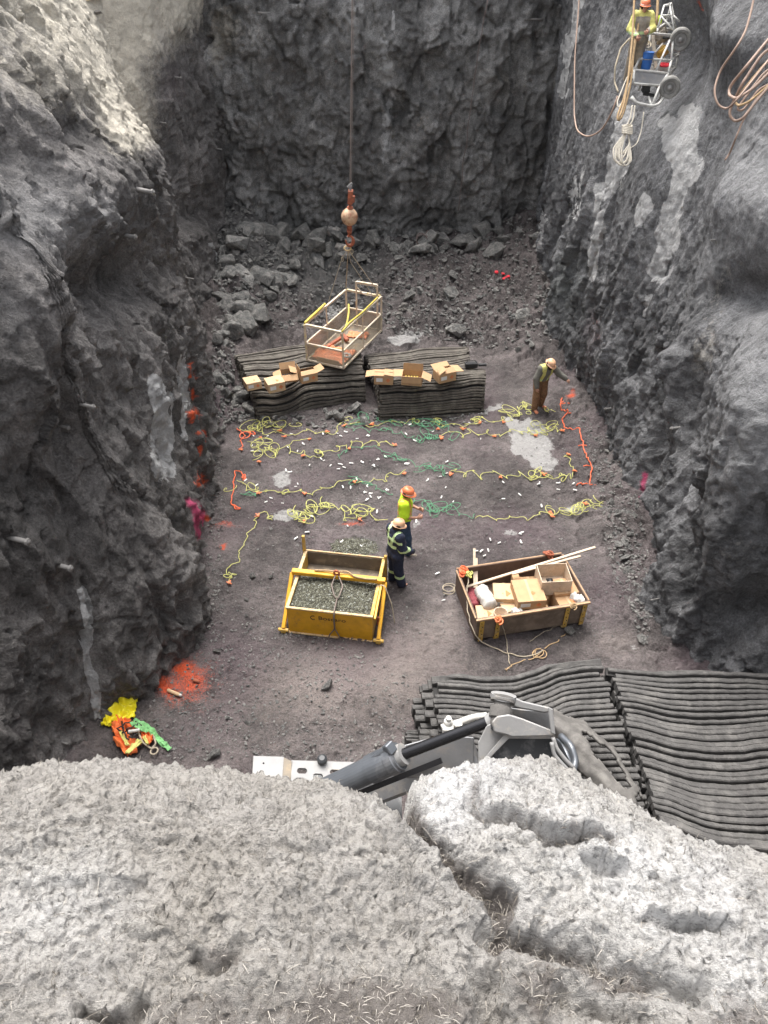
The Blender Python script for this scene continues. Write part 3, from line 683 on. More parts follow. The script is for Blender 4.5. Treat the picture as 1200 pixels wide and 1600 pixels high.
def rubble(name, n, polys, label):
    mb = MB(); tmpl = []
    for me in ROCKS[:8]:
        bm = bmesh.new(); bm.from_mesh(me); bmesh.ops.dissolve_limit(bm, angle_limit=R(35), verts=bm.verts, edges=bm.edges); bmesh.ops.triangulate(bm, faces=bm.faces)
        tmpl.append(([v.co.copy() for v in bm.verts], [tuple(v.index for v in f.verts) for f in bm.faces])); bm.free()
    for poly, cnt, s0, s1, pw in polys:
        x0, x1 = min(p[0] for p in poly), max(p[0] for p in poly); y0, y1 = min(p[1] for p in poly), max(p[1] for p in poly)
        k = 0; pts = []
        while k < cnt:
            x = rnd.uniform(x0, x1); y = rnd.uniform(y0, y1); ins = False; j = len(poly)-1
            for i in range(len(poly)):
                (xi, yi), (xj, yj) = poly[i], poly[j]
                if (yi > y) != (yj > y) and x < (xj-xi)*(y-yi)/(yj-yi)+xi: ins = not ins
                j = i
            if not ins: continue
            k += 1; p = P(x, y, .0 if y > 520 else (1.1-(y-370)/150*1.0 if y > 370 else 1.2)); pts.append(p)
        zz = floor_z(np.array([p.x for p in pts]), np.array([p.y for p in pts]))
        for p, z in zip(pts, zz):
            s = s0+(s1-s0)*rnd.random()**pw; v, f = rnd.choice(tmpl)
            Mx = Matrix.Translation((p.x, p.y, float(z)+s*.25)) @ Matrix.Rotation(rnd.uniform(0, 6.28), 4, 'Z') @ Matrix.Rotation(rnd.uniform(-.7, .7), 4, 'X') @ Matrix.Diagonal((s, s, s, 1))
            mb._add([Mx @ q for q in v], f)
    o = mb.build(name, M_['stone']); return tag(o, label, 'rubble', None, 'stuff')
rubble('rubble', 0, [([(345, 372), (845, 368), (858, 560), (740, 545), (600, 520), (470, 520), (365, 545), (340, 600)], 5200, .025, .12, 2.5),
    ([(345, 375), (470, 370), (440, 460), (370, 540), (345, 560)], 900, .05, .15, 2), ([(340, 560), (365, 555), (400, 660), (335, 660)], 500, .02, .09, 2), ([(400, 655), (600, 640), (760, 640), (760, 662), (400, 672)], 450, .02, .08, 2),
    ([(890, 640), (950, 700), (995, 800), (1015, 950), (1010, 1020), (950, 900), (930, 760)], 1500, .012, .06, 2.5),
    ([(318, 700), (345, 660), (350, 1000), (320, 1000)], 500, .012, .05, 2.5), ([(300, 1000), (420, 950), (640, 1050), (640, 1190), (250, 1190), (230, 1100)], 2600, .008, .045, 3),
    ([(330, 660), (950, 700), (1000, 1000), (330, 1000)], 3000, .007, .04, 3)], 'loose broken dark stone scattered over the pit floor')
# ------------------------------------------------------------------ people: smooth bodies from blended limbs
def surface_nets(D, org, h):
    S = D < 0; nx, ny, nz = D.shape
    acc = np.zeros((nx-1, ny-1, nz-1, 3), np.float32); cnt = np.zeros((nx-1, ny-1, nz-1), np.float32)
    cs = [(a, b, c) for a in (0, 1) for b in (0, 1) for c in (0, 1)]
    sl = lambda a, n: slice(a, n-1+a)
    for p in cs:
        for q in cs:
            if sum(abs(i-j) for i, j in zip(p, q)) != 1 or p > q: continue
            d0 = D[sl(p[0], nx), sl(p[1], ny), sl(p[2], nz)]; d1 = D[sl(q[0], nx), sl(q[1], ny), sl(q[2], nz)]
            m = (d0 < 0) != (d1 < 0); t = np.where(m, d0/np.where(m, d0-d1, 1), 0)
            for k in range(3): acc[..., k] += m*(p[k]+t*(q[k]-p[k]))
            cnt += m
    act = cnt > 0; idx = -np.ones(act.shape, np.int64); idx[act] = np.arange(act.sum())
    ijk = np.argwhere(act); V = (acc[act]/cnt[act][:, None]+ijk)*h+np.array(org)
    Fc = []
    for ax in range(3):
        a, b = [(1, 2), (2, 0), (0, 1)][ax]
        n = [nx, ny, nz]; lo = [slice(0, n[0]), slice(0, n[1]), slice(0, n[2])]; hi = list(lo)
        lo[ax] = slice(0, n[ax]-1); hi[ax] = slice(1, n[ax])
        s0, s1 = S[tuple(lo)], S[tuple(hi)]
        for flip in (False, True):
            m = (s0 & ~s1) if not flip else (~s0 & s1)
            e = np.argwhere(m)
            e = e[(e[:, a] > 0) & (e[:, b] > 0) & (e[:, a] < n[a]-1) & (e[:, b] < n[b]-1)]
            if not len(e): continue
            def I(da, db):
                q = e.copy(); q[:, a] -= da; q[:, b] -= db; return idx[q[:, 0], q[:, 1], q[:, 2]]
            f = np.stack([I(1, 1), I(0, 1), I(0, 0), I(1, 0)], 1)
            Fc.append(f[:, ::-1] if flip else f)
    return V, np.concatenate(Fc)
def sdf_mesh(name, caps, h=.011, k=.025, noise_amt=0, noise_s=12, cut=None):
    """caps: (a, b, ra, rb[, squash (sx,sy)]) limbs blended smoothly; cut(x,y,z)->signed field, keeps the negative side"""
    lo = np.min([np.minimum(c[0], c[1])-max(c[2], c[3]) for c in caps], 0)-.05
    hi = np.max([np.maximum(c[0], c[1])+max(c[2], c[3]) for c in caps], 0)+.05
    ax = [np.arange(lo[i], hi[i]+h, h, dtype=np.float32) for i in range(3)]
    X, Y, Z = np.meshgrid(*ax, indexing='ij'); D = np.full(X.shape, 1., np.float32)
    for c in caps:
        a, b, ra, rb = np.array(c[0], float), np.array(c[1], float), c[2], c[3]
        sq = c[4] if len(c) > 4 else (1, 1)
        m = max(ra, rb)*max(1, *[s for s in sq])+.07
        l = np.minimum(a, b)-m; u = np.maximum(a, b)+m
        s = tuple(slice(max(0, int((l[i]-lo[i])/h)), max(1, int((u[i]-lo[i])/h)+2)) for i in range(3))
        x, y, z = X[s], Y[s], Z[s]; v = b-a; LL = float(v@v)+1e-9
        t = np.clip(((x-a[0])*v[0]+(y-a[1])*v[1]+(z-a[2])*v[2])/LL, 0, 1)
        r = ra+(rb-ra)*t
        d = np.sqrt(((x-a[0]-t*v[0])/sq[0])**2+((y-a[1]-t*v[1])/sq[1])**2+(z-a[2]-t*v[2])**2)-r
        o = D[s]; hh = np.clip(.5+.5*(o-d)/k, 0, 1)
        D[s] = o*(1-hh)+d*hh-k*hh*(1-hh)
    if noise_amt: D = D+noise_amt*vnoise(X*noise_s, Y*noise_s, Z*noise_s*.6, 9)+noise_amt*.5*vnoise(X*noise_s*2.3, Y*noise_s*2.3, Z*noise_s*1.6, 10)
    if cut is not None: D = np.maximum(D, cut(X, Y, Z))
    D[0] = D[-1] = 1; D[:, 0] = D[:, -1] = 1; D[:, :, 0] = D[:, :, -1] = 1
    return surface_nets(D, lo, h)
def sdf_obj(name, caps, mats, parent, region=None, **k):
    V, Fc = sdf_mesh(name, caps, **k); me = np_mesh(name, V, Fc)
    o = mesh_obj(name, me, [M_[x] for x in (mats if isinstance(mats, (list, tuple)) else [mats])], parent, True)
    if region is not None:
        c = V[Fc].mean(1); me.polygons.foreach_set('material_index', region(c[:, 0], c[:, 1], c[:, 2]).astype(np.int32)); me.update()
    return o
def hand_caps(w, d, palm_n, flip, curl=.5):
    """palm and five unequal bent fingers growing from wrist w along d"""
    d = Vector(d).normalized(); n = Vector(palm_n); n = (n-d*n.dot(d)).normalized(); s = d.cross(n)*flip
    w = Vector(w); c = []
    c.append((w, w+d*.085, .024, .036)); c.append((w+d*.03-s*.018, w+d*.085-s*.026, .017, .016)); c.append((w+d*.03+s*.018, w+d*.085+s*.026, .017, .016))
    for i, (off, ln) in enumerate(((-.033, .062), (-.011, .078), (.011, .074), (.033, .058))):
        b = w+d*.088+s*off; m_ = b+(d*math.cos(curl)+n*math.sin(curl)).normalized()*ln*.55
        e = m_+(d*math.cos(curl*2)+n*math.sin(curl*2)).normalized()*ln*.45
        c.append((b, m_, .011, .010)); c.append((m_, e, .010, .008))
    tb = w+d*.03-s*.03; tm = tb+(d*.6-s*.7+n*.4).normalized()*.045; te = tm+(d*.9-s*.2+n*.4).normalized()*.032
    c.append((tb, tm, .014, .011)); c.append((tm, te, .011, .009))
    return c
def person(label, loc, rotz, J, outfit, helmet, group=None, head_tilt=(0, -.15), beard=False, scale=1.0):
    t = thing('person', label, 'person', loc, rotz, group); V = lambda n: Vector(J[n])
    t.scale = (scale,)*3
    hd = V('head'); f = Vector((head_tilt[0], 1, head_tilt[1])).normalized(); up = Vector((0, 0, 1)); up = (up-f*up.dot(f)).normalized(); rt = f.cross(up)
    H = lambda x, y, z: tuple(hd+rt*x+f*y+up*z)
    body = [(V('pelvis'), V('belly'), .125, .12, (1.15, .85)), (V('belly'), V('chest'), .12, .135, (1.2, .8)), (V('chest'), V('neck')-Vector((0, 0, .05)), .12, .07, (1.25, .8)),
            (V('neck')-Vector((0, 0, .04)), hd-up*.06, .056, .052), (V('shl'), V('shr'), .058, .058),
            (H(0, -.012, .035), H(0, -.005, .03), .088, .088, (.9, 1.05)), (H(0, .03, -.06), H(0, .045, -.075), .052, .04), (H(0, .085, .0), H(0, .103, -.022), .011, .014),
            (H(-.078, -.005, 0), H(-.082, -.01, -.02), .014, .011), (H(.078, -.005, 0), H(.082, -.01, -.02), .014, .011), (H(-.03, .083, .025), H(.03, .083, .025), .012, .012),
            (H(-.018, .082, -.052), H(.018, .082, -.052), .009, .009)]
    for s in 'lr':
        body += [(V('sh'+s), V('el'+s), .052, .041), (V('el'+s), V('wr'+s), .042, .026), (V('hip'+s), V('kn'+s), .088, .058), (V('kn'+s), V('an'+s), .058, .038), (V('an'+s)-Vector((0, .02, 0)), V('toe'+s), .04, .032)]
        d = V('wr'+s)-V('el'+s); hd_dir = J.get('hd'+s, tuple(d)); pn = J.get('pn'+s, (1 if s == 'l' else -1, .2, 0))
        body += hand_caps(V('wr'+s), hd_dir, pn, 1 if s == 'l' else -1, J.get('curl', .45))
    sdf_obj('body', body, 'skin' if 'glove' not in outfit else ['skin', outfit['glove']], t, h=.0085, k=.018,
            region=None if 'glove' not in outfit else (lambda x, y, z: (np.minimum(np.hypot(np.hypot(x-J['wrl'][0], y-J['wrl'][1]), z-J['wrl'][2]), np.hypot(np.hypot(x-J['wrr'][0], y-J['wrr'][1]), z-J['wrr'][2])) < .2).astype(int)))
    eyes = MB()
    for x in (-.03, .03): eyes.lathe([(.001, -.006), (.008, -.003), (.0095, .001), (.006, .006), (.001, .008)], 8, Matrix.Translation(H(x, .086, .008)) @ f.to_track_quat('Z', 'Y').to_matrix().to_4x4())
    eyes.build('eyes', M_['black_plastic'], t, world=False)
    if beard: sdf_obj('beard', [(H(-.05, .035, -.045), H(0, .075, -.085), .03, .042), (H(.05, .035, -.045), H(0, .075, -.085), .03, .042), (H(0, .06, -.1), H(0, .05, -.12), .04, .03)], 'beard', t, h=.009, noise_amt=.006, noise_s=40)
    sdf_obj('hair', [(H(-.03, -.03, .02), H(.03, -.03, .02), .088, .088), (H(0, -.05, -.03), H(0, -.05, -.05), .06, .05)], 'beard', t, h=.012)
    for nm, spec in outfit.items():
        if nm == 'glove': continue
        mats, cap_names, grow, kw = spec
        caps = []
        for c in cap_names:
            if c == 'torso': caps += [(V('pelvis')+Vector((0, 0, .0)), V('belly'), .125+grow, .122+grow, (1.15, .88)), (V('belly'), V('chest'), .122+grow, .138+grow, (1.2, .84)), (V('chest'), V('neck')-Vector((0, 0, .06)), .12+grow, .068+grow, (1.25, .8)), (V('shl'), V('shr'), .06+grow, .06+grow)]
            elif c == 'hips': caps += [(V('hipl'), V('hipr'), .105+grow, .105+grow), (V('pelvis'), V('pelvis')+Vector((0, 0, .05)), .12+grow, .115+grow, (1.15, .88))]
            elif c == 'arms': caps += [q for s in 'lr' for q in ((V('sh'+s), V('el'+s), .056+grow, .048+grow), (V('el'+s), V('el'+s).lerp(V('wr'+s), .93), .047+grow, .034+grow))]
            elif c == 'sleeves': caps += [(V('sh'+s), V('sh'+s).lerp(V('el'+s), .8), .058+grow, .06+grow) for s in 'lr']
            elif c == 'legs': caps += [q for s in 'lr' for q in ((V('hip'+s), V('kn'+s), .09+grow, .066+grow), (V('kn'+s), V('an'+s)+Vector((0, 0, .02)), .066+grow, .06+grow))]
            elif c == 'collar': caps += [(V('neck')-Vector((0, 0, .03)), V('neck')+Vector((0, -.01, .01)), .075, .07)]
            elif c == 'boots': caps += [q for s in 'lr' for q in ((V('an'+s)+Vector((0, -.005, kw.get('bh', .1))), V('an'+s)-Vector((0, .01, .02)), .055, .05), (V('an'+s)-Vector((0, .03, .035)), V('toe'+s)+Vector((0, .005, -.003)), .048, .044, (1, 1)))]
        kk = {a: b for a, b in kw.items() if a != 'bh'}
        sdf_obj(nm, caps, mats, t, **{**dict(h=.0125, k=.03), **kk})
    # hard hat: shell, brim, ridges
    hm = MB(); q = Matrix((rt, f, up)).transposed().to_4x4(); Tm = Matrix.Translation(H(0, -.005, .035)) @ q
    prof = [(.112, 0), (.116, .012), (.114, .045), (.104, .08), (.083, .108), (.05, .125), (.001, .131)]
    vs = []; n = 28
    for r, z in prof:
        for k_ in range(n):
            a = 2*math.pi*k_/n; vs.append(Tm @ Vector((r*math.cos(a)*.93, r*math.sin(a)*1.12, z)))
    fs = [(i*n+k_, i*n+(k_+1) % n, (i+1)*n+(k_+1) % n, (i+1)*n+k_) for i in range(len(prof)-1) for k_ in range(n)]
    hm._add(vs, fs)
    o = hm.build('hard_hat', M_[helmet], t, world=False, smooth=True)
    br = MB(); vs = []; fs = []
    for k_ in range(n):
        a = 2*math.pi*k_/n; ca, sa = math.cos(a), math.sin(a); ex = .022+.03*max(0, sa)**2
        for r, z in ((.108, .006), (.116+ex, -.004), (.116+ex, -.010), (.108, -.002)): vs.append(Tm @ Vector((r*ca*.93, r*sa*1.12, z)))
    for k_ in range(n):
        j = (k_+1) % n
        for e in range(4): fs.append((k_*4+e, j*4+e, j*4+(e+1) % 4, k_*4+(e+1) % 4))
    br._add(vs, fs); br.build('brim', M_[helmet], o, world=False, smooth=True)
    rg = MB()
    for x in (-.022, 0, .022): rg.tube([Tm @ Vector((x, -.118*math.cos(a), .02+.112*math.sin(a))) for a in np.linspace(.15, math.pi-.15, 14)], .007, 6)
    rg.build('hat_ridge', M_[helmet], o, world=False, smooth=True)
    bd = MB(); bd.tube([Tm @ Vector((.109*math.cos(a)*.95, .109*math.sin(a)*1.13, .016)) for a in np.linspace(0, 2*math.pi, 28, endpoint=False)], .009, 6, closed=True)
    bd.build('hat_band', M_['label_white'], o, world=False, smooth=True)
    return t
BASE = dict(pelvis=(0, 0, .98), belly=(0, 0, 1.12), chest=(0, .005, 1.32), neck=(0, -.01, 1.52), head=(0, .02, 1.63), shl=(-.17, 0, 1.45), shr=(.17, 0, 1.45), ell=(-.22, -.02, 1.17), elr=(.22, -.02, 1.17),
    wrl=(-.23, .06, .93), wrr=(.23, .06, .93), hipl=(-.09, 0, .93), hipr=(.09, 0, .93), knl=(-.1, .02, .5), knr=(.1, .02, .5), anl=(-.11, 0, .085), anr=(.11, 0, .085), toel=(-.125, .16, .045), toer=(.125, .16, .045))
def pose(**k): d = dict(BASE); d.update(k); return d
# the pointing worker bends forward a little, left arm stretched out
p1 = P(838, 641, 0); p1.z = fz(p1.x, p1.y)-.03
person('bearded worker in yellow vest and orange boots reaching toward the right rock wall', p1, R(203),
    pose(belly=(0, .05, 1.1), chest=(.0, .14, 1.27), neck=(0, .22, 1.44), head=(.0, .29, 1.53), shl=(-.17, .18, 1.39), shr=(.17, .18, 1.39), ell=(-.33, .28, 1.19), wrl=(-.5, .40, 1.05), hdl=(-.6, .5, -.5), pnl=(.3, 0, -1),
         elr=(.27, .16, 1.12), wrr=(.26, .22, .87), knl=(-.12, .05, .5), anl=(-.14, -.06, .085), toel=(-.22, .08, .045), knr=(.12, .06, .5), anr=(.12, .06, .085), toer=(.13, .22, .045)),
    {'trousers': ('trouser_brown', ['hips', 'legs'], .03, dict(noise_amt=.008)), 'boots': ('boot_orange', ['boots'], 0, dict(bh=.2)),
     'jacket': ('hoodie', ['torso', 'arms', 'collar'], .036, dict(noise_amt=.009, cut=lambda x, y, z: .80-z)),
     'vest': (['vest_yellow', 'reflective'], ['torso'], .05, dict(noise_amt=.006, cut=lambda x, y, z: np.maximum(np.maximum(.85-z, np.abs(x)-.20), .075-np.abs(x)-2*np.maximum(0, .12+.5*(z-1.1)-y)),
        region=lambda x, y, z: ((np.abs(z-1.02) < .03)).astype(int)))},
    'helmet_pale', head_tilt=(-.3, -.55), beard=True)
p2 = P(631, 861, 0); p2.z = fz(p2.x, p2.y)-.03
person('worker in lime hi-vis shirt, jeans and red hard hat, standing behind the navy one', p2, R(-98),
    pose(head=(0, .05, 1.62), ell=(-.24, .02, 1.17), elr=(.24, .02, 1.17), wrl=(-.16, .27, 1.12), wrr=(.12, .27, 1.10), hdl=(.3, 1, .1), hdr=(-.3, 1, .1), anl=(-.13, -.06, .085), toel=(-.15, .1, .045), anr=(.12, .1, .085), toer=(.14, .26, .045), knr=(.11, .08, .5), curl=.8),
    {'jeans': ('jeans', ['hips', 'legs'], .025, dict(noise_amt=.008)), 'shoes': ('boot_grey', ['boots'], 0, dict(bh=.03)),
     'shirt': (['shirt_lime', 'strap_orange', 'reflective'], ['torso', 'sleeves'], .045, dict(noise_amt=.008, cut=lambda x, y, z: .88-z,
        region=lambda x, y, z: np.where((np.abs(z-1.13) < .035) | ((np.abs(np.abs(x)-.10) < .028) & (z > 1.13)) | ((np.abs(x-(z-1.3)*.7) < .022) & (y < 0) & (z > 1.13)), np.where(np.abs(z-1.13) < .012, 2, 1), 0)))},
    'helmet_orange', head_tilt=(.2, -.25))
p3 = P(617, 912, 0); p3.z = fz(p3.x, p3.y)-.03
person('worker in navy coverall with pale reflective bands beside the yellow skip', p3, R(-62),
    pose(head=(0, .05, 1.60), neck=(0, .01, 1.5), ell=(-.25, .03, 1.19), elr=(.24, .03, 1.18), wrl=(-.20, .22, .99), wrr=(.20, .24, 1.0), anl=(-.10, .0, .085), toel=(-.13, .16, .045), anr=(.14, .08, .085), toer=(.18, .24, .045), curl=.6),
    {'coverall': (['coverall_navy', 'reflective'], ['torso', 'arms', 'hips', 'legs', 'collar'], .036, dict(noise_amt=.010, cut=lambda x, y, z: .1-z,
        region=lambda x, y, z: ((np.abs(z-.36) < .038) | ((np.abs(z-1.20) < .036) & (np.abs(x) < .17)) | ((np.abs(x) > .195) & (np.abs(z-1.15) < .04)) | ((np.abs(np.abs(x)-(.05+.22*(z-1.2))) < .032) & (z > 1.2) & (y < .3)) | ((np.abs(z-1.37) < .03) & (y < 0))).astype(int))),
     'boots': ('boot_black', ['boots'], 0, dict(bh=.04)), 'glove': 'glove_dark'},
    'helmet_pale', head_tilt=(.1, -.4))
# ------------------------------------------------------------------ cardboard boxes
def carton(base, w, l, h, rot, label, flaps=None, mat='cardboard', group=None, tilt=(0, 0), stamp=True, strip=True, name='cardboard_box', contents=None):
    """flaps: dict side -> opening angle in degrees (0 = closed lid, 90 = upright, 180+ = folded out)"""
    t = thing(name, label, 'box', base, 0, group, rot=(R(tilt[0]), R(tilt[1]), R(rot)))
    m = MB(); th = .012
    if flaps is None: m.box((0, 0, h/2), (w, l, h)); o = m.build('carton', M_[mat], t, world=False, bevel=.006)
    else:
        m.box((0, 0, th/2), (w-.03, l-.03, th)); m.box((0, -l/2+th/2, h/2), (w, th, h)); m.box((0, l/2-th/2, h/2), (w, th, h)); m.box((-w/2+th/2, 0, h/2), (th, l-2*th, h)); m.box((w/2-th/2, 0, h/2), (th, l-2*th, h))
        o = m.build('carton', M_[mat], t, world=False)
        for sd, ang in flaps.items():
            a = R(ang); fm = MB()
            ax = {'f': Vector((0, -1, 0)), 'b': Vector((0, 1, 0)), 'l': Vector((-1, 0, 0)), 'r': Vector((1, 0, 0))}[sd]
            hin = Vector((ax.x*(w/2-.004), ax.y*(l/2-.004), h)); ln = (l if sd in 'fb' else w)*.48; wd = (w if sd in 'fb' else l)*.97
            dr = -ax*math.cos(a)+Vector((0, 0, 1))*math.sin(a); fm.bar(hin+dr*.004, hin+dr*ln, wd, .007, hint=ax.cross(Vector((0, 0, 1))) if abs(math.cos(a)) > .99 else ax.cross(dr))
            # bar's first cross axis must follow the hinge
            fm = MB(); hx = ax.cross(Vector((0, 0, 1))); nn = hx.cross(dr); vs = []
            for p_ in (hin+dr*.003, hin+dr*ln):
                for sx, sn in ((-1, -1), (1, -1), (1, 1), (-1, 1)): vs.append(p_+hx*sx*wd/2+nn*sn*.0035)
            fm._add(vs, [(3, 2, 1, 0), (4, 5, 6, 7), (0, 1, 5, 4), (1, 2, 6, 5), (2, 3, 7, 6), (3, 0, 4, 7)])
            fm.build('flap', M_[mat], t, world=False)
        if contents:
            c = MB()
            for i in range(5): c.tube([(-w*.35+.14*w*i, -l*.3, h*.35+.02*(i % 2)), (-w*.33+.14*w*i, l*.3, h*.4)], .024, 7)
            c.build('contents', M_[contents], t, world=False)
    if strip and flaps is None:
        s = MB(); s.box((0, 0, h+.0015), (.05, l*.98, .003)); s.build('tape', M_['cardboard_pale'], t, world=False)
    if stamp:
        s = MB(); s.box((-w*.22, -l/2-.0012, h*.52), (w*.34, .0024, h*.42)); s.build('printed_label', M_['label_white'], t, world=False)
        s = MB(); q = Matrix.Rotation(R(45), 4, 'Y'); s.box((w*.24, -l/2-.0012, h*.5), (h*.34, .0024, h*.34), q); s.build('hazard_diamond', M_['stamp_orange'], t, world=False)
        if flaps is None: s = MB(); s.box((w*.1, -l*.15, h+.0016), (h*.36, h*.36, .0026), Matrix.Rotation(R(45), 4, 'Z')); s.build('hazard_diamond', M_['stamp_orange'], t, world=False)
    return t
ZM = .94
carton(P(395, 604, ZM), .40, .50, .20, 22, 'closed cardboard box at the left end of the left mat, nearest the rock wall', mat='cardboard_pale', tilt=(-8, 0))
carton(P(430, 607, ZM), .46, .40, .26, 24, 'shut pale-topped cardboard box, second from the left wall on the left mat', mat='cardboard_pale')
carton(P(452, 592, ZM), .44, .36, .22, 14, 'open cardboard box behind the two at the middle of the left mat', dict(f=215, b=120, l=200, r=25), contents='black_plastic')
carton(P(481, 593, ZM), .46, .34, .24, 24, 'cardboard box with a half-folded lid below the man basket', dict(f=15, b=35, l=95, r=160))
carton(P(600, 596, 1.0), .50, .34, .26, -4, 'open cardboard box with a red inside at the left end of the folded mat', dict(f=4, b=8, l=192, r=8), contents='cardboard_red')
carton(P(644, 597, 1.0), .54, .38, .26, -8, 'wide open cardboard box with spread flaps, middle of the folded mat', dict(l=185, r=205, b=100, f=262), contents='basket_yellow')
carton(P(694, 592, 1.0), .50, .38, .26, 24, 'cardboard box with raised crumpled flaps at the right of the folded mat', dict(f=22, b=165, l=30, r=190))
m = MB(); q = P(736, 573, .97); m.box(q+Vector((0, 0, .06)), (.34, .16, .13), Matrix.Rotation(.1, 4, 'Z')); m.tube([q+Vector((-.14, 0, .12)), q+Vector((-.1, 0, .2)), q+Vector((.1, 0, .2)), q+Vector((.14, 0, .12))], .012, 6); m.tube([q+Vector((.2, 0, .05)), q+Vector((.42, .03, .05))], .045, 8)
top('tool_case', m, M_['black_plastic'], 'small black tool case with a handle on the right edge of the folded mat', 'tool case', bevel=.01)
# ------------------------------------------------------------------ wooden crate
FL, FR, BL_ = P(741, 1004, 0), P(911, 976, 0), P(707, 926, 0)
cz = max(fz(p.x, p.y) for p in (FL, FR, BL_))
ux = (FR-FL).normalized(); uy = Vector((-ux.y, ux.x, 0)); CW, CL, CH = (FR-FL).length, 1.36, .58
co = FL+Vector((0, 0, cz+.06)); CR = Matrix((ux, uy, Vector((0, 0, 1)))).transposed()
def cp(x, y, z): return co+ux*x+uy*y+Vector((0, 0, z))
crate = thing('wooden_crate', 'brown plywood crate with yellow posts filled with boxes, poles and sacks', 'crate', co+ux*CW/2+uy*CL/2-Vector((0, 0, .06)))
M4 = CR.to_4x4()
def cbox(name, c, s, mat, par=crate, bevel=.004): return MB().box(cp(*c), s, M4).build(name, M_[mat], par, bevel=bevel)
cbox('floor_panel', (CW/2, CL/2, .0), (CW-.06, CL-.06, .03), 'plywood_dark')
cbox('side_panel', (CW/2, .012, CH/2), (CW, .024, CH), 'plywood'); cbox('side_panel', (CW/2, CL-.012, CH/2), (CW, .024, CH), 'plywood_dark')
cbox('side_panel', (.012, CL/2, CH/2), (.024, CL-.05, CH), 'plywood_dark'); cbox('side_panel', (CW-.012, CL/2, CH/2), (.024, CL-.05, CH), 'plywood_dark')
cbox('rim_board', (CW/2, -.022, CH-.02), (CW+.04, .044, .045), 'plywood_edge'); cbox('rim_board', (CW/2, CL+.014, CH-.02), (CW, .028, .05), 'plywood_edge')
cbox('rim_board', (-.014, CL/2, CH-.02), (.028, CL-.06, .04), 'plywood_edge'); cbox('rim_board', (CW+.014, CL/2, CH-.02), (.028, CL-.06, .04), 'plywood_edge')
for x in (.10, .42, CW-.42, CW-.08): cbox('corner_post', (x, -.034, CH/2-.035-.0), (.085, .02, CH-.03), 'yellow_worn')
for x in (.42, CW-.42): cbox('runner', (x, CL/2, -.04), (.09, CL+.02, .04), 'yellow_worn')
m = MB()
for x in (.10, .42, CW-.42, CW-.08):
    for k in range(5): m.lathe([(.011, 0), (.009, .008)], 6, Matrix.Translation(cp(x+(.012 if k % 2 else -.012), -.046, .08+k*.1)) @ Matrix.Rotation(R(90), 4, 'X'))
m.build('nail_head', M_['ink'], crate)
def inbox(px, py, z, w, l, h, rot, label, **k): return carton(P(px, py, cz+.06+z), w, l, h, math.degrees(math.atan2(ux.y, ux.x))+rot, label, **k)
inbox(826, 936, .02, .58, .62, .33, -8, 'lower of the two stacked boxes at the middle of the crate', stamp=False)
inbox(824, 934, .352, .56, .60, .22, -6, 'upper big cardboard box of the stack at the middle of the crate', mat='cardboard')
inbox(785, 942, .05, .42, .44, .34, -14, 'cardboard box with a torn blue-edged lid beside the rolled sack', mat='cardboard_pale')
inbox(795, 958, .06, .34, .30, .22, 4, 'small flat cardboard box in front of the torn-lid one', mat='cardboard_pale', stamp=False)
inbox(806, 928, .05, .14, .55, .32, -8, 'narrow reddish box squeezed between two larger ones', mat='cardboard', stamp=False, strip=False)
inbox(876, 938, .05, .50, .42, .42, -4, 'white-labelled cardboard box in front of the plywood box')
inbox(884, 957, .05, .44, .34, .34, 2, 'cardboard box at the front right corner of the crate')
inbox(838, 969, .04, .46, .30, .26, -4, 'low cardboard box against the front board of the crate', stamp=False)
inbox(757, 972, .04, .36, .34, .30, -10, 'small square cardboard box at the front left corner of the crate', mat='cardboard_pale')
# open plywood box
pb = carton(P(862, 915, cz+.45), .60, .50, .36, math.degrees(math.atan2(ux.y, ux.x))-8, 'open plywood box with a black glove inside, back right of the crate', flaps={}, mat='timber', stamp=False, name='plywood_box')
m = MB(); m.box((0, 0, -.2), (.46, .36, .38)); m.build('support_box', M_['cardboard'], pb, world=False)
pw = WM[pb.name]; q = pw @ Vector((-.05, 0, .06))
gl = MB()
for c in hand_caps(Vector((0, -.06, 0)), (0, 1, .1), (0, 0, -1), 1, .5): gl.tube([c[0], Vector(c[0]).lerp(Vector(c[1]), .5), c[1]], [c[2]*1.25, (c[2]+c[3])*.62, c[3]*1.25], 8)
gl.tube([(0, -.16, -.01), (0, -.1, 0), (0, -.05, 0)], [.055, .045, .04], 10)
gl.v = [q+Vector((v.x*1.4, v.y*1.4, v.z*1.4+.05)) for v in gl.v]; top('glove', gl, M_['black_plastic'], 'black work glove lying in the plywood box', 'glove', smooth=True)
# rolled sack
def lumpy_roll(a, b, r, mat, name, label, cat, n=26, amt=.18, seed=1, parts=None):
    a, b = Vector(a), Vector(b); x, y = frame_of(b-a); mb = MB(); k = 20; vs = []; fs = []
    for i in range(n):
        t = i/(n-1); rr_ = r*min(1, (math.sin(min(1, t*8+.25)*math.pi/2)), math.sin(min(1, (1-t)*8+.25)*math.pi/2))
        for j in range(k):
            an = 2*math.pi*j/k; c, s = math.cos(an), math.sin(an)
            nn = float(vnoise(np.array([c*1.6+seed]), np.array([s*1.6]), np.array([t*7.]), seed))+.5*float(vnoise(np.array([c*4+seed]), np.array([s*4]), np.array([t*16.]), seed))
            vs.append(a.lerp(b, t)+(x*c+y*s)*rr_*(1+amt*nn))
    for i in range(n-1):
        for j in range(k): fs.append((i*k+j, i*k+(j+1) % k, (i+1)*k+(j+1) % k, (i+1)*k+j))
    fs += [tuple(range(k))[::-1], tuple((n-1)*k+j for j in range(k))]
    mb._add(vs, fs); return top(name, mb, M_[mat], label, cat, smooth=True)
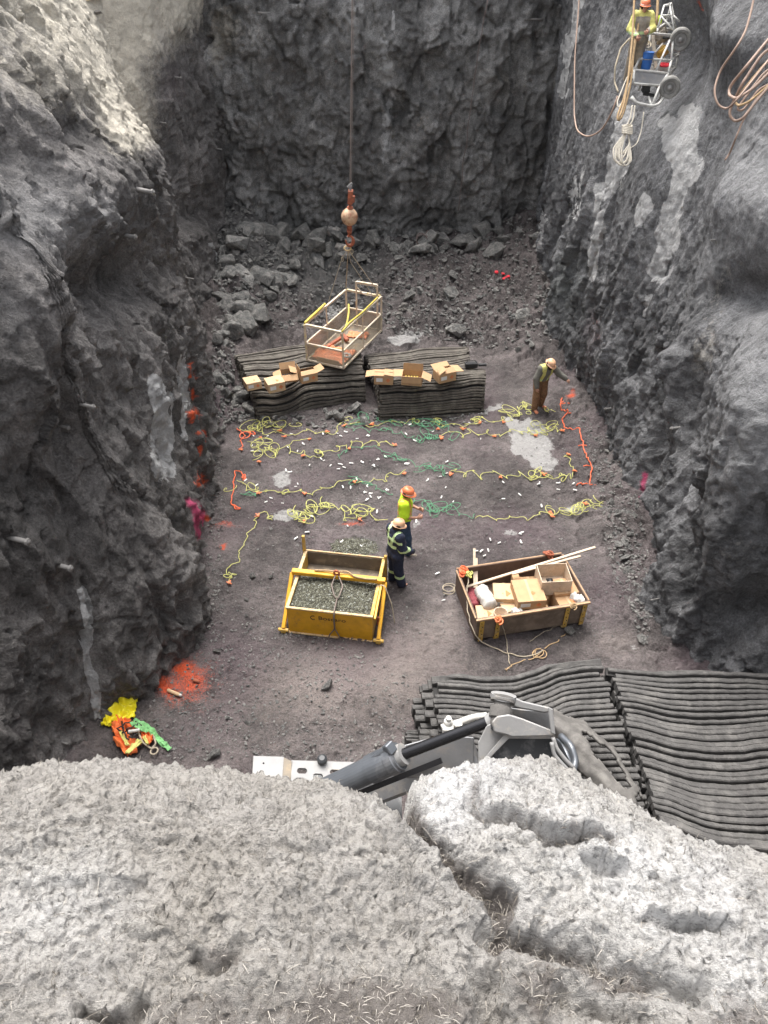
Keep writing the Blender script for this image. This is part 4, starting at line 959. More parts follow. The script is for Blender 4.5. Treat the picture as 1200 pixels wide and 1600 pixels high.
lumpy_roll(P(750, 919, cz+.42), P(768, 950, cz+.42), .145, 'bag_white', 'sack', 'white rolled sack lying at the left of the crate', 'sack', seed=3)
lumpy_roll(P(737, 921, cz+.3), P(742, 950, cz+.3), .10, 'net_maroon', 'netting', 'dark maroon netting bundled along the left board of the crate', 'netting', seed=5, amt=.35)
lumpy_roll(P(800, 960, cz+.36), P(815, 957, cz+.36), .11, 'bag_white', 'plastic_bag', 'small cream plastic bag between the bucket and a low box', 'bag', seed=7, amt=.3)
lumpy_roll(P(893, 930, cz+.44), P(915, 944, cz+.48), .09, 'bag_white', 'plastic_bag', 'thin white plastic bag at the right corner of the crate', 'bag', seed=9, amt=.5)
bk = thing('bucket', 'tan plastic bucket standing open at the front of the crate', 'bucket', P(780, 974, cz+.18))
m = MB(); n = 24; pr = [(.11, 0), (.13, .3), (.135, .3), (.137, .32), (.125, .32), (.122, .3), (.102, .02)]
m.lathe(pr[:4], n); 
m2 = MB(); vs = []; fs = []
for r_, z_ in pr:
    for k in range(n): a = 2*math.pi*k/n; vs.append(Vector((r_*math.cos(a), r_*math.sin(a), z_)))
for i in range(len(pr)-1):
    for k in range(n): fs.append((i*n+k, i*n+(k+1) % n, (i+1)*n+(k+1) % n, (i+1)*n+k))
fs.append(tuple(range(n-1, -1, -1))); fs.append(tuple((len(pr)-1)*n+k for k in range(n)))
m2._add(vs, fs); m2.build('pail', M_['timber'], bk, world=False, smooth=True)
MB().tube([(-.135, 0, .29), (-.12, -.09, .24), (-.06, -.15, .2), (.06, -.15, .2), (.12, -.09, .24), (.135, 0, .29)], .004, 5).build('bail_handle', M_['steel_cable'], bk, world=False)
def plank(a, b, w, h, label, mat='timber', cat='plank', name='plank'): return top(name, MB().bar(a, b, w, h), M_[mat], label, cat, bevel=.003)
plank(P(742, 948, cz+.1), PD(741, 857, 15.0), .05, .025, 'taller of the two upright wooden slats in the crate', name='timber_stake', cat='stake')
plank(P(745, 948, cz+.12), PD(744.5, 872, 14.95), .045, .02, 'shorter of the two upright wooden slats in the crate', name='timber_stake', cat='stake')
plank(P(729, 917, cz+.45), P(930, 855, cz+.80), .05, .03, 'long pale pole lying across the crate and sticking out past its corner')
plank(P(800, 897, cz+.62), P(907, 869, cz+.76), .05, .03, 'shorter pale pole lying just below the long one on the crate')
def rope(pts, r, mat, label, name='rope', cat='rope', n=8, wob=0, group=None, sub=6, seed=1):
    q = catmull(pts, max(12, sub*len(pts))); rr = random.Random(seed)
    if wob: q = q+np.array([[vnoise(np.array([i*.35]), np.array([k*9.]), np.array([seed*3.]), 3)[0]*wob for k in range(3)] for i in range(len(q))])
    return top(name, MB().tube([Vector(p) for p in q], r, n), M_[mat], label, cat, group, smooth=True)
def coil(mb, c, r, turns, tr, seed=0, ax=(1, 0, 0), ay=(0, 1, 0), jit=.15, n=6, mi=0):
    rr = random.Random(seed); c = Vector(c); ax, ay = Vector(ax), Vector(ay); az = ax.cross(ay); pts = []
    dx = dy = 0; R_ = r; a0 = rr.random()*6
    for i in range(int(turns*14)):
        a = a0+i*2*math.pi/14
        if i % 7 == 0: dx, dy, R_ = rr.gauss(0, jit)*r, rr.gauss(0, jit)*r, r*(1+rr.gauss(0, jit))
        pts.append(c+ax*(math.cos(a)*R_+dx)+ay*(math.sin(a)*R_+dy)+az*(.004*i/14*2+rr.random()*.01))
    for _ in range(2): pts = [pts[0]]+[(pts[i-1]+pts[i]*2+pts[i+1])/4 for i in range(1, len(pts)-1)]+[pts[-1]]
    return mb.tube(pts, tr, n, mi=mi)
def knot(name, c, r, mat, label, cat, seed, group=None, tr=.018):
    mb = MB()
    for k in range(3):
        a = rnd.random()*3; coil(mb, Vector(c)+Vector((rnd.gauss(0, r*.25), rnd.gauss(0, r*.25), .02*k)), r*.6, 2, tr, seed+k, ax=(math.cos(a), math.sin(a), .3), ay=(-math.sin(a), math.cos(a), .25*k), jit=.35)
    return top(name, mb, M_[mat], label, cat, group, smooth=True)
knot('rope_bundle', cp(.08, CL-.15, CH+.03), .09, 'cord_orange', 'orange rope bundle hooked over the back left corner of the crate', 'rope', 1)
knot('rope_bundle', P(731, 899, cz+.64), .07, 'cord_yellow', 'small yellow cord knot under the orange bundle at the crate corner', 'rope', 2, tr=.013)
knot('rope_bundle', P(856, 869, cz+.63), .10, 'rust_red', 'rusty red chain sling lying on the back board of the crate', 'sling', 3)
knot('rope_bundle', P(779, 969, cz+.62), .07, 'clip_orange', 'orange strap knotted over the front board beside the bucket', 'strap', 4)
knot('rope_bundle', P(896, 948, cz+.62), .06, 'rope_tan', 'tan rope knot over the front board at the right post', 'rope', 5, tr=.012)
rope([P(733, 893, cz+.66), P(729, 925, cz+.5), P(731, 960, cz+.45), P(742, 992, .28), P(752, 1003, .1), PF(780, 1016, .02), PF(815, 1027, .02), PF(840, 1022, .03), PF(848, 1016, .03)], .011, 'rope_pale', 'pale rope running from the crate corner down to the coil by the near mat', wob=.03)
rope([P(784, 975, cz+.6), P(792, 1000, .1), PF(793, 1020, .02), PF(797, 1038, .03)], .008, 'rope_pale', 'thin rope hanging from the orange strap to the dirt', wob=.02)
rope([PF(870, 978, .02), PF(845, 990, .02), PF(828, 1003, .02)], .008, 'rope_pale', 'short end of rope on the dirt beneath the front of the crate', wob=.04)
rope([PF(884, 990, .02), PF(868, 1003, .02), PF(852, 1012, .02), PF(835, 1030, .02), PF(812, 1032, .03), PF(800, 1040, .02), P(790, 1047, 1.02)], .010, 'rope_tan', 'tan rope lying between the crate and the near mat', wob=.05)
m = MB(); coil(m, PF(844, 1022, .04), .12, 2.4, .010, 4); top('rope_coil', m, M_['rope_tan'], 'coiled tan rope end on the dirt between crate and near mat', 'rope', smooth=True)
m = MB(); coil(m, PF(701, 920, .03), .12, 2.5, .009, 5); top('wire_loop', m, M_['rope_pale'], 'thin wire loop on the dirt left of the crate', 'wire', smooth=True)
m = MB(); coil(m, PF(660, 376, .15), .28, 2, .017, 6, ay=(0, .6, .8)); coil(m, PF(672, 372, .15), .22, 1.5, .017, 7, ay=(0, .6, .8)); top('hose_coil', m, M_['hose_dark'], 'dark hose coil lying on the rocks at the back wall', 'hose', smooth=True)
m = MB()
for k in range(12): q = PF(775+rnd.random()*26, 424+rnd.random()*14, .28); m.bar(q, q+Vector((rnd.gauss(0, .16), rnd.gauss(0, .15), rnd.random()*.12)), .10, .02)
top('red_rag', m, M_['red_rag'], 'crumpled red plastic scrap on the rubble near the right wall', 'scrap')
# ------------------------------------------------------------------ yellow gravel skip
A, B_ = P(452, 988, 0), P(582, 1003, 0); ux2 = (B_-A).normalized(); uy2 = Vector((-ux2.y, ux2.x, 0)); SW, SL, SH = (B_-A).length, 1.62, .68
sz = fz(A.x+.8, A.y+.7)+.03; so_ = Vector((A.x, A.y, sz)); S4 = Matrix((ux2, uy2, Vector((0, 0, 1)))).transposed().to_4x4()
def sp(x, y, z): return so_+ux2*x+uy2*y+Vector((0, 0, z))
skip = thing('gravel_skip', 'yellow steel skip full of dark gravel with a lifting beam and hanging sling', 'skip', sp(SW/2, SL/2, -.03))
def sbox(name, c, s, mat, bevel=.006): return MB().box(sp(*c), s, S4).build(name, M_[mat], skip, bevel=bevel)
front = sbox('front_panel', (SW/2, .02, SH/2), (SW, .04, SH), 'yellow_paint')
sbox('back_panel', (SW/2, SL-.02, SH/2), (SW, .04, SH), 'skip_inside'); sbox('side_panel', (.02, SL/2, SH/2), (.04, SL-.09, SH), 'yellow_worn'); sbox('side_panel', (SW-.02, SL/2, SH/2), (.04, SL-.09, SH), 'yellow_worn')
sbox('liner', (SW/2, SL/2+.01, .2), (SW-.085, SL-.1, .3), 'skip_inside')
sbox('rim_bar', (SW/2, .012, SH+.018), (SW+.03, .05, .035), 'pale_edge'); sbox('rim_bar', (SW/2, SL-.012, SH+.016), (SW, .03, .03), 'pale_edge')
sbox('rim_bar', (.012, SL/2, SH+.014), (.065, SL-.08, .03), 'pale_edge'); sbox('rim_bar', (SW-.012, SL/2, SH+.014), (.065, SL-.08, .03), 'yellow_worn')
xs = np.linspace(.045, SW-.045, 90); ys = np.linspace(.045, SL-.045, 90); X, Y = np.meshgrid(xs, ys)
Z = .635+.05*np.exp(-((X-SW*.5)/.5)**2-((Y-SL*.35)/.5)**2)-.5*sstep(SL-.62, SL-.42, Y)+.02*fbm(X*5, Y*5, X*0, 3, 5)+.022*facet(X*22, Y*22, X*0, 6, 1)
gv = np.array([tuple(sp(a, b, c)-skip.location) for a, b, c in zip(X.ravel(), Y.ravel(), Z.ravel())])
mesh_obj('gravel_load', np_mesh('gravel_load', gv, grid_faces(*X.shape)), M_['gravel'], skip, False)
bl, br_ = P(460, 877, .95), P(607, 898, .95); 
ly = ((bl-so_).dot(uy2)+(br_-so_).dot(uy2))/2; lz = SH+.10
bl, br_ = sp(-.10, ly-.06, lz), sp(SW+.12, ly-.06, lz)
MB().bar(bl, br_, .115, .09).build('lifting_beam', M_['yellow_paint'], skip, bevel=.01)
for x in (-.10, SW+.12):
    MB().bar(sp(x, ly-.06, lz-.04), sp(x, -.02, .12), .07, .09).build('lifting_arm', M_['yellow_paint'], skip, bevel=.008)
    lg = MB().box(sp(x, -.01, .08), (.09, .12, .10), S4); lg.lathe([(.035, -.1), (.035, .1)], 12, Matrix.Translation(sp(x, -.03, .09)) @ S4 @ Matrix.Rotation(R(90), 4, 'Y')); lg.build('pivot_lug', M_['yellow_worn'], skip, bevel=.006)
MB().bar(sp(SW+.05, ly-.04, SH+.05), sp(SW+.05, .0, SH-.03), .04, .05).build('side_rail', M_['yellow_paint'], skip, bevel=.005)
for k in range(4): sbox('stiffener', (SW+.075, .25+.3*k, SH*.5-.03*k), (.05, .05, .2), 'rust_red')
sbox('post', (-.02, SL-.03, SH*.5+.22), (.06, .06, SH+.4), 'yellow_worn'); sbox('post', (SW+.02, SL-.03, SH*.5+.05), (.06, .06, SH+.1), 'yellow_worn')
m = MB().bar(sp(.0, -.012, .03), sp(SW, -.012, .03), .05, .02); m.build('bottom_edge', M_['pale_edge'], skip)
def lettering(txt, origin, xd, zd, height, mat, parent, name='lettering', off=.003):
    cu = bpy.data.curves.new('t', 'FONT'); cu.body = txt; cu.size = 1; cu.extrude = .012; o = bpy.data.objects.new('t', cu); COL.objects.link(o)
    bpy.context.view_layer.update(); me = bpy.data.meshes.new_from_object(o.evaluated_get(bpy.context.evaluated_depsgraph_get())); bpy.data.objects.remove(o)
    xd, zd = Vector(xd).normalized(), Vector(zd).normalized(); n = xd.cross(zd); me.materials.clear()
    Mi = WM.get(parent.name, Matrix()).inverted()
    for v in me.vertices: c = v.co.copy(); v.co = Mi @ (Vector(origin)+xd*c.x*height*1.25+zd*c.y*height+n*(c.z*height+off))
    return mesh_obj(name, me, M_[mat], parent)
lettering('Boscaro', sp(SW*.5-.27+.05, 0, .47), ux2, (0, 0, 1), .13, 'ink', front)
mk = MB(); mk.tube([sp(SW*.5-.31+.05*math.cos(a), -.004, .505+.05*math.sin(a)) for a in np.linspace(R(60), R(300), 12)], .008, 6); mk.build('emblem', M_['ink'], front)
cx = SW*.55
m = MB(); coil(m, sp(cx-.1, ly-.06, lz+.09), .06, 1.2, .02, 3, ax=ux2, ay=(0, 0, 1), jit=.05); m.build('shackle', M_['rust_red'], skip)
MB().tube(catmull([sp(cx-.55, ly-.04, lz+.07), sp(cx-.3, ly-.02, lz+.08), sp(cx-.1, ly-.05, lz+.10), sp(cx+.1, ly, lz+.10), sp(cx+.25, ly-.1, lz+.07), sp(cx+.5, ly-.12, lz+.06), sp(cx+.7, ly-.1, lz+.06)], 30), .018, 7).build('beam_rope', M_['rope_tan'], skip, smooth=True)
m = MB()
m.tube(catmull([sp(cx-.12, ly-.1, lz+.05), sp(cx-.16, ly-.3, lz-.02), sp(cx-.06, ly-.55, lz-.04), sp(cx, .35, SH+.02)], 20), .014, 7); m.tube(catmull([sp(cx-.06, ly-.1, lz+.05), sp(cx+.06, ly-.3, lz-.02), sp(cx+.04, ly-.55, lz-.04), sp(cx, .35, SH+.02)], 20), .014, 7)
m.tube(catmull([sp(cx, .35, SH+.02), sp(cx+.02, .0, SH+.06), sp(cx+.02, -.05, SH-.05), sp(cx+.02, -.04, .28)], 20), .016, 7)
m.tube(catmull([sp(cx+.02, -.04, .3), sp(cx-.09, -.05, .12), sp(cx-.11, -.09, -.0), sp(cx-.02, -.22, .0), sp(cx+.09, -.2, .0), sp(cx+.14, -.08, .02), sp(cx+.10, -.05, .12), sp(cx+.02, -.04, .3)], 34), .013, 7)
m.build('wire_sling', M_['steel_cable'], skip, smooth=True)
m = MB(); m.tube(catmull([sp(SW+.02, .8, SH+.05), sp(SW+.12, .75, SH+.12), sp(SW+.28, .62, .45), sp(SW+.36, .5, .05)], 20), .012, 6); m.tube(catmull([sp(SW+.05, .5, .0), sp(SW+.35, .55, .0), sp(SW+.42, .7, .0)], 14), .012, 6); m.build('tie_wire', M_['rope_pale'], skip, smooth=True)
gp = []
xs = np.linspace(P(500, 865, 0).x, P(605, 865, 0).x, 60); ys = np.linspace(P(560, 880, 0).y, P(560, 832, 0).y, 40); X, Y = np.meshgrid(xs, ys)
e = np.exp(-(((X-xs.mean())/.62)**2+((Y-ys.mean())/.42)**2)**2); Z = floor_z(X, Y)+.05*e-.03+.02*e*facet(X*20, Y*20, X*0, 8, 1)+.0
tag(mesh_obj('spilled_gravel', np_mesh('spilled_gravel', np.stack([X, Y, Z], -1).reshape(-1, 3), grid_faces(*X.shape)), M_['gravel'], None), 'thin patch of spilled dark gravel behind the yellow skip', 'gravel', None, 'stuff')
# ------------------------------------------------------------------ coloured cords on the floor
def z3(x, y): return (330+x*.26667, 630+y*.26667)
def r2(x, y): return (560+x/3, 500+y/3)
def cord(label, pts, mat, amp=.07, wl=.55, tangles=(), clips=(), strands=1, cat='cord', group=None, tr=.0082, seed=1, wl2=.23):
    base = PF(*pts[0]); t = thing('cord', label, cat, base, 0, group); mb = MB(); rr = random.Random(seed)
    W = [PF(*p) for p in pts]; amp *= 1.5 if mat != 'cord_orange' else 1
    for s in range(strands):
        cum = [0]
        for a, b in zip(W[:-1], W[1:]): cum.append(cum[-1]+(b-a).length)
        n = int(cum[-1]/.035)+2; pl = []
        for i in range(n):
            d = cum[-1]*i/(n-1); k = 0
            while k < len(cum)-2 and cum[k+1] < d: k += 1
            f = (d-cum[k])/max(1e-6, cum[k+1]-cum[k]); p = W[k].lerp(W[k+1], f); tg = (W[k+1]-W[k]).normalized(); nn = Vector((-tg.y, tg.x, 0))
            am = amp*(.6+.8*abs(float(vnoise(np.array([d*.7+seed]), np.array([s*3.1]), np.array([0.]), 2)[0]))*1.5)
            ph = float(vnoise(np.array([d*.9]), np.array([seed*1.3+s*5]), np.array([1.]), 7)[0])*4
            off = am*math.sin(2*math.pi*d/wl+ph+s*1.3)+amp*.35*math.sin(2*math.pi*d/wl2+ph*2+s)
            of2 = amp*.5*math.sin(4*math.pi*d/wl+ph*1.5)
            p = p+nn*off+tg*of2+nn*(s*.05); pl.append(p)
        zz = floor_z(np.array([p.x for p in pl]), np.array([p.y for p in pl]))
        mb.tube([Vector((p.x, p.y, float(z)+.035+.012*rr.random())) for p, z in zip(pl, zz)], tr, 5)
    for (x, y, r, n) in tangles:
        c = PF(x, y)
        for k in range(max(1, int(n*.5))):
            q = c+Vector((rr.gauss(0, r*.95), rr.gauss(0, r*.32), .05+.01*k)); a = rr.random()*3
            coil(mb, q, r*(.5+.5*rr.random()), 1.3, tr, seed*31+k, ax=(math.cos(a), math.sin(a), .05), ay=(-math.sin(a)*.6, math.cos(a)*.6, .05), jit=.3, n=5)
    mb.build('strand', M_[mat], t, smooth=True)
    for (x, y) in clips:
        c = PF(x, y, .05); cb = MB()
        for k in range(5):
            a = rr.random()*6.28; l = .03+.06*rr.random(); dv = Vector((math.cos(a), math.sin(a), .3*rr.random()))
            cb.bar(c-dv*l*.4, c+dv*l, .018+.008*rr.random(), .014)
        cb.box(c, (.06, .04, .035), Matrix.Rotation(rr.random()*3, 4, 'Z')); cb.build('connector', M_['clip_orange'], t)
    return t
Y_, G_, O_ = 'cord_yellow', 'cord_green', 'cord_orange'
cord('yellow cord of the farthest row running close along the front of the mats', [z3(225, 140), z3(330, 190), z3(470, 185), z3(590, 165), z3(700, 190), z3(780, 120), z3(940, 130), z3(1180, 115)], Y_, .08, .7,
     [(*z3(270, 160), .28, 9), (*z3(380, 130), .26, 6), (*z3(800, 105), .16, 3)], [z3(400, 160), z3(430, 195), z3(290, 200), z3(680, 165), z3(780, 130), z3(940, 122)], seed=2)
cord('yellow cord continuing the farthest row toward the pointing worker', [r2(330, 490), r2(440, 500), r2(510, 505), r2(570, 470), r2(690, 480), r2(760, 430), r2(800, 410)], Y_, .12, .5,
     [(*r2(410, 490), .2, 4), (*r2(600, 475), .22, 5), (*r2(740, 440), .28, 8), (*r2(780, 415), .25, 6)], [r2(375, 510), r2(570, 480), r2(490, 510), r2(680, 478)], seed=3)
cord('bright yellow bundle of cord in front of the folded mat', [r2(240, 470), r2(270, 480)], Y_, .05, .3, [(*r2(258, 478), .13, 5)], [r2(60, 487)], seed=4)
cord('yellow cord of the second row from the tangle to the lone orange connector', [z3(240, 230), z3(300, 290), z3(430, 270), z3(545, 310), z3(650, 310), z3(740, 270), z3(850, 240), z3(1080, 245)], Y_, .10, .5,
     [(*z3(280, 240), .26, 6), (*z3(330, 290), .28, 7), (*z3(620, 285), .16, 2), (*z3(680, 295), .14, 2)], [z3(280, 340), z3(540, 305), z3(575, 210), z3(810, 265), z3(1075, 245)], seed=5)
cord('short yellow cord linking the far rows at their left ends', [z3(440, 260), z3(500, 225), z3(575, 212)], Y_, .03, .7, seed=6)
cord('yellow cord crossing the big pale stain in the second row', [r2(390, 540), r2(470, 540), r2(530, 535), r2(640, 545), r2(700, 535), r2(770, 525), r2(840, 540)], Y_, .11, .55, [(*r2(855, 545), .2, 5)], [r2(390, 550), r2(640, 543), r2(828, 540)], seed=7)
cord('yellow tangle right of the pale stain below the pointing worker', [r2(850, 500), r2(880, 530), r2(920, 515), r2(955, 520)], Y_, .12, .4, [(*r2(865, 505), .24, 9), (*r2(915, 515), .12, 2)], [r2(958, 518)], seed=8)
cord('small yellow cord piece on the dirt at the right of the orange boots', [r2(870, 425), r2(925, 432)], Y_, .04, .2, [(*r2(900, 430), .1, 3)], seed=9)
cord('yellow cord of the third row from the left orange line to mid pit', [z3(150, 460), z3(200, 500), z3(270, 530), z3(330, 510), z3(400, 540), z3(460, 510), z3(550, 535), z3(640, 515), z3(740, 480), z3(830, 455), z3(910, 460), z3(1010, 460), z3(1050, 420), z3(1130, 412)], Y_, .07, .6,
     [(*z3(200, 500), .26, 5), (*z3(410, 535), .16, 3)], [z3(275, 525), z3(550, 528), z3(838, 460), z3(1130, 412)], seed=10)
cord('yellow cord of the third row, between the green tangle and the right orange line', [r2(430, 715), r2(520, 720), r2(570, 730), r2(660, 730), r2(770, 740), r2(870, 740), r2(960, 740), r2(1015, 705)], Y_, .11, .5,
     [(*r2(800, 720), .2, 5), (*r2(890, 745), .22, 6)], [r2(430, 722), r2(665, 735), r2(868, 722), r2(1013, 705)], seed=11)
cord('short yellow hooked cord next to the right orange line', [r2(1010, 690), r2(985, 680), r2(990, 650), r2(960, 645), r2(985, 632)], Y_, .03, .4, [], [r2(985, 630)], seed=12)
cord('looped yellow cord of the nearest row behind the yellow skip', [z3(500, 680), z3(560, 650), z3(650, 600), z3(720, 620), z3(780, 670), z3(860, 680), z3(920, 640), z3(1010, 695)], Y_, .11, .5,
     [(*z3(530, 660), .26, 8), (*z3(590, 625), .24, 5), (*z3(680, 610), .26, 6), (*z3(930, 640), .26, 8)], [z3(545, 690), z3(868, 680)], seed=13)
cord('lone yellow cord zigzagging down toward the left wall', [z3(350, 690), z3(330, 645), z3(280, 650), z3(255, 720), z3(215, 790), z3(180, 840), z3(165, 920), z3(120, 960), z3(90, 1010), z3(150, 1010), z3(100, 1045)], Y_, .04, .5, [(*z3(120, 1020), .14, 3), (*z3(350, 680), .12, 2)], [z3(275, 658), z3(105, 1052)], seed=14)
cord('yellow cord of the nearest row running right of the two workers', [(742, 812), (790, 812), (830, 808), (865, 803), (900, 800), (925, 790)], Y_, .07, .6, [(880, 802, .18, 5), (905, 797, .18, 6), (923, 791, .26, 12)], [(860, 800), (862, 806), (915, 787)], seed=15)
cord('thin yellow cord at the edge of the left mat end', [z3(300, 130), z3(360, 120), z3(420, 150)], Y_, .1, .3, [(*z3(350, 130), .18, 4)], seed=16)
cord('green cord spread in front of the folded mat', [r2(0, 480), r2(120, 478), r2(230, 490), r2(320, 500), r2(380, 490)], G_, .10, .4, [(*r2(90, 478), .3, 6), (*r2(310, 490), .26, 8), (*r2(200, 492), .3, 5)], tr=.0065, seed=21)
cord('green cord below the farthest row ending in a tangle by the stain', [z3(760, 150), z3(900, 160), z3(1050, 165), r2(100, 520), r2(200, 540), r2(280, 565), r2(380, 560)], G_, .08, .5, [(*r2(260, 545), .26, 5), (*r2(330, 562), .26, 8)], [r2(388, 555)], tr=.0065, seed=22)
cord('green cord of the second row sweeping past the lone orange connector', [z3(750, 330), z3(780, 280), z3(880, 260), z3(1010, 280), z3(1080, 320), z3(1150, 350), r2(120, 640), r2(190, 650), r2(260, 680), r2(330, 700), r2(410, 715)], G_, .07, .5, [(*r2(350, 700), .26, 9), (*r2(390, 712), .16, 4)], tr=.0065, seed=23)
cord('green cord behind the lime-shirted worker at head height', [z3(820, 430), z3(880, 460), z3(960, 490), z3(1000, 535), z3(1060, 530)], G_, .06, .5, [(*z3(850, 450), .2, 4)], tr=.0065, seed=24)
cord('green cord to the right of the lime-shirted worker', [r2(230, 825), r2(280, 865), r2(330, 860), r2(370, 885), r2(430, 890), (742, 812)], G_, .10, .5, [(*r2(360, 885), .24, 7), (*r2(400, 890), .24, 7)], tr=.0065, seed=25)
cord('faint green cord on the dirt at the left, in the third row', [z3(170, 550), z3(230, 520), z3(260, 560), z3(200, 540)], G_, .05, .4, tr=.009, seed=26)
cord('long orange cord along the right wall with short side branches', [r2(955, 370), r2(945, 410), r2(985, 435), r2(950, 470), r2(970, 505), r2(1030, 512), r2(1050, 570), r2(1060, 630), r2(1090, 690), r2(1085, 770), r2(1020, 785)], O_, .02, .9, tr=.014, seed=31)
for i, (a, b) in enumerate(((r2(945, 395), r2(990, 390)), (r2(985, 437), r2(1003, 440)), (r2(1030, 590), r2(1070, 588)), (r2(1055, 685), r2(1085, 684)), (r2(1085, 772), r2(1115, 776)), (r2(935, 415), r2(965, 375)))):
    p, q = PF(*a, .05), PF(*b, .05); top('branch_cord', MB().tube([p, p.lerp(q, .5)+Vector((0, .03, 0)), q], .014, 5), M_[O_], 'short orange side branch of the cord along the right wall', 'cord', 'orange branches at the right wall', smooth=True)
cord('orange cord knot at the left end of the farthest row', [z3(150, 150), z3(190, 180), z3(180, 240), z3(170, 275)], O_, .05, .4, [(*z3(215, 195), .14, 4)], [z3(180, 272)], tr=.013, seed=32)
cord('orange cord line standing left of the third row', [z3(205, 450), z3(175, 410), z3(140, 405), z3(130, 520), z3(120, 590), z3(140, 630), z3(170, 628), z3(130, 600)], O_, .02, .6, [(*z3(200, 440), .08, 3)], tr=.013, seed=33)
# ------------------------------------------------------------------ white stemming caps
caps_px = [z3(*p) for p in ((250, 190), (330, 192), (240, 248), (285, 282), (240, 278), (540, 238), (450, 258), (505, 280), (435, 392), (458, 405), (575, 362), (645, 325), (660, 335), (700, 365), (745, 385), (760, 355), (783, 375), (820, 352), (885, 345), (950, 365), (977, 325), (1020, 315), (1145, 355), (265, 478), (200, 450), (508, 472), (495, 488), (320, 578), (350, 555), (418, 585), (775, 490), (820, 495), (852, 445), (912, 485), (900, 522), (932, 527), (935, 547), (912, 565), (985, 552), (1030, 508), (800, 718), (562, 755), (495, 788), (765, 812), (883, 836), (920, 190), (785, 168), (855, 207), (760, 192), (740, 175), (590, 660), (1145, 180), (655, 178), (470, 178), (1130, 120), (1165, 125))]
caps_px += [r2(*p) for p in ((18, 665), (90, 655), (70, 680), (128, 640), (225, 675), (225, 535), (262, 565), (350, 523), (340, 555), (520, 482), (415, 665), (415, 718), (385, 732), (325, 752), (410, 784), (390, 830), (445, 851), (130, 795), (58, 812), (30, 808), (40, 842), (97, 832), (55, 827), (760, 818), (680, 838), (845, 770), (850, 765), (935, 765), (935, 795), (862, 872), (1008, 767), (1015, 797), (1022, 832), (680, 760), (45, 540), (575, 558), (212, 487), (305, 475), (40, 775))]
caps_px += [(651, 815), (683, 895), (757, 868), (764, 860), (780, 848), (744, 861), (813, 834), (815, 832), (752, 860), (693, 937), (813, 846), (767, 843), (590, 800)]
cmesh = []
for k in range(4):
    b = MB(); b.tube([(-.055, 0, 0), (-.01, .004*k, 0), (.055, .012*k, 0)], [.017, .019, .016], 7)
    if k > 1: b.tube([(.05, .01*k, 0), (.06, .05, .004)], .015, 7)
    me = bpy.data.meshes.new('cap'); me.from_pydata([tuple(v) for v in b.v], [], b.f); me.materials.append(M_['chalk_white']); cmesh.append(me)
for (x, y) in caps_px:
    o = bpy.data.objects.new('stemming_plug', rnd.choice(cmesh)); COL.objects.link(o); p = PF(x, y, .03); o.location = p; o.rotation_euler = (0, rnd.uniform(-.1, .1), rnd.uniform(0, 6.28)); s = rnd.uniform(.55, .95); o.scale = (s, s*1.1, s*1.1)
    tag(o, 'small white plastic plug lying on the dirt among the cords', 'plug', 'white plugs scattered among the cords')
# ------------------------------------------------------------------ man basket lifted by the crane
bz = .95
Ab, Bb, Cb = P(537, 578, bz), P(480, 565, bz), P(602, 520, bz); 
e1 = (Bb-Ab); e2 = (Cb-Ab); e1n = e1.normalized(); e2 = (e2-e1n*e2.dot(e1n)); e2n = e2.normalized(); BW, BLn, BH = e1.length, e2.length, 1.08
B4 = Matrix((e1n, e2n, Vector((0, 0, 1)))).transposed().to_4x4()
def bp(x, y, z): return Ab+e1n*x+e2n*y+Vector((0, 0, z+.03))
bas = thing('man_basket', 'tan steel man basket with mesh sides standing on the left blasting mat', 'basket', bp(BW/2, BLn/2, -.03))
for x in (0, BW):
    for y in (0, BLn): MB().bar(bp(x, y, 0), bp(x, y, BH), .055).build('corner_post', M_['basket_frame'], bas, bevel=.006)
for x in (0, BW):
    MB().bar(bp(x, BLn/2, .05), bp(x, BLn/2, BH-.03), .035).build('middle_post', M_['basket_frame'], bas)
    for z in (.02, .53, BH): MB().bar(bp(x, .03, z), bp(x, BLn-.03, z), .05 if z > 1 else .04).build('side_rail', M_['basket_frame'], bas)
for y in (0, BLn):
    for z in (.02, .53, BH): MB().bar(bp(.03, y, z), bp(BW-.03, y, z), .06 if z > 1 else .045).build('end_rail', M_['basket_frame'], bas)
m, nt, b = new_mat('expanded_mesh'); oc = objco(nt)
sx = nt.nodes.new('ShaderNodeSeparateXYZ'); L(nt, oc, sx.inputs[0])
hs_ = math_(nt, 'ADD', sx.outputs[0], sx.outputs[1])
ln = [math_(nt, 'LESS_THAN', math_(nt, 'FRACT', math_(nt, 'MULTIPLY', math_(nt, op, hs_, sx.outputs[2]), 55)), .26) for op in ('ADD', 'SUBTRACT')]
al = math_(nt, 'MAXIMUM', ln[0], ln[1])
b.inputs['Base Color'].default_value = (.42, .38, .31, 1); b.inputs['Roughness'].default_value = .7; L(nt, al, b.inputs['Alpha']); MATS['expanded_mesh'] = m
for x in (.012, BW-.012): MB().bar(bp(x, .03, .28), bp(x, BLn-.03, .28), .006, .46).build('mesh_panel', M_['expanded_mesh'], bas)
for y in (.012, BLn-.012): MB().bar(bp(.03, y, .28), bp(BW-.03, y, .28), .006, .46).build('mesh_panel', M_['expanded_mesh'], bas)
MB().box(bp(BW/2, BLn/2, .0), (BW-.02, BLn-.02, .05), B4).build('deck', M_['deck_grey'], bas)
g1, g2 = bp(BW*.68, BLn-.06, 0), bp(.12, BLn-.02, 0)
m = MB(); 
for g in (g1, g2): m.bar(g, g+Vector((0, 0, BH+.32)), .07, .05)
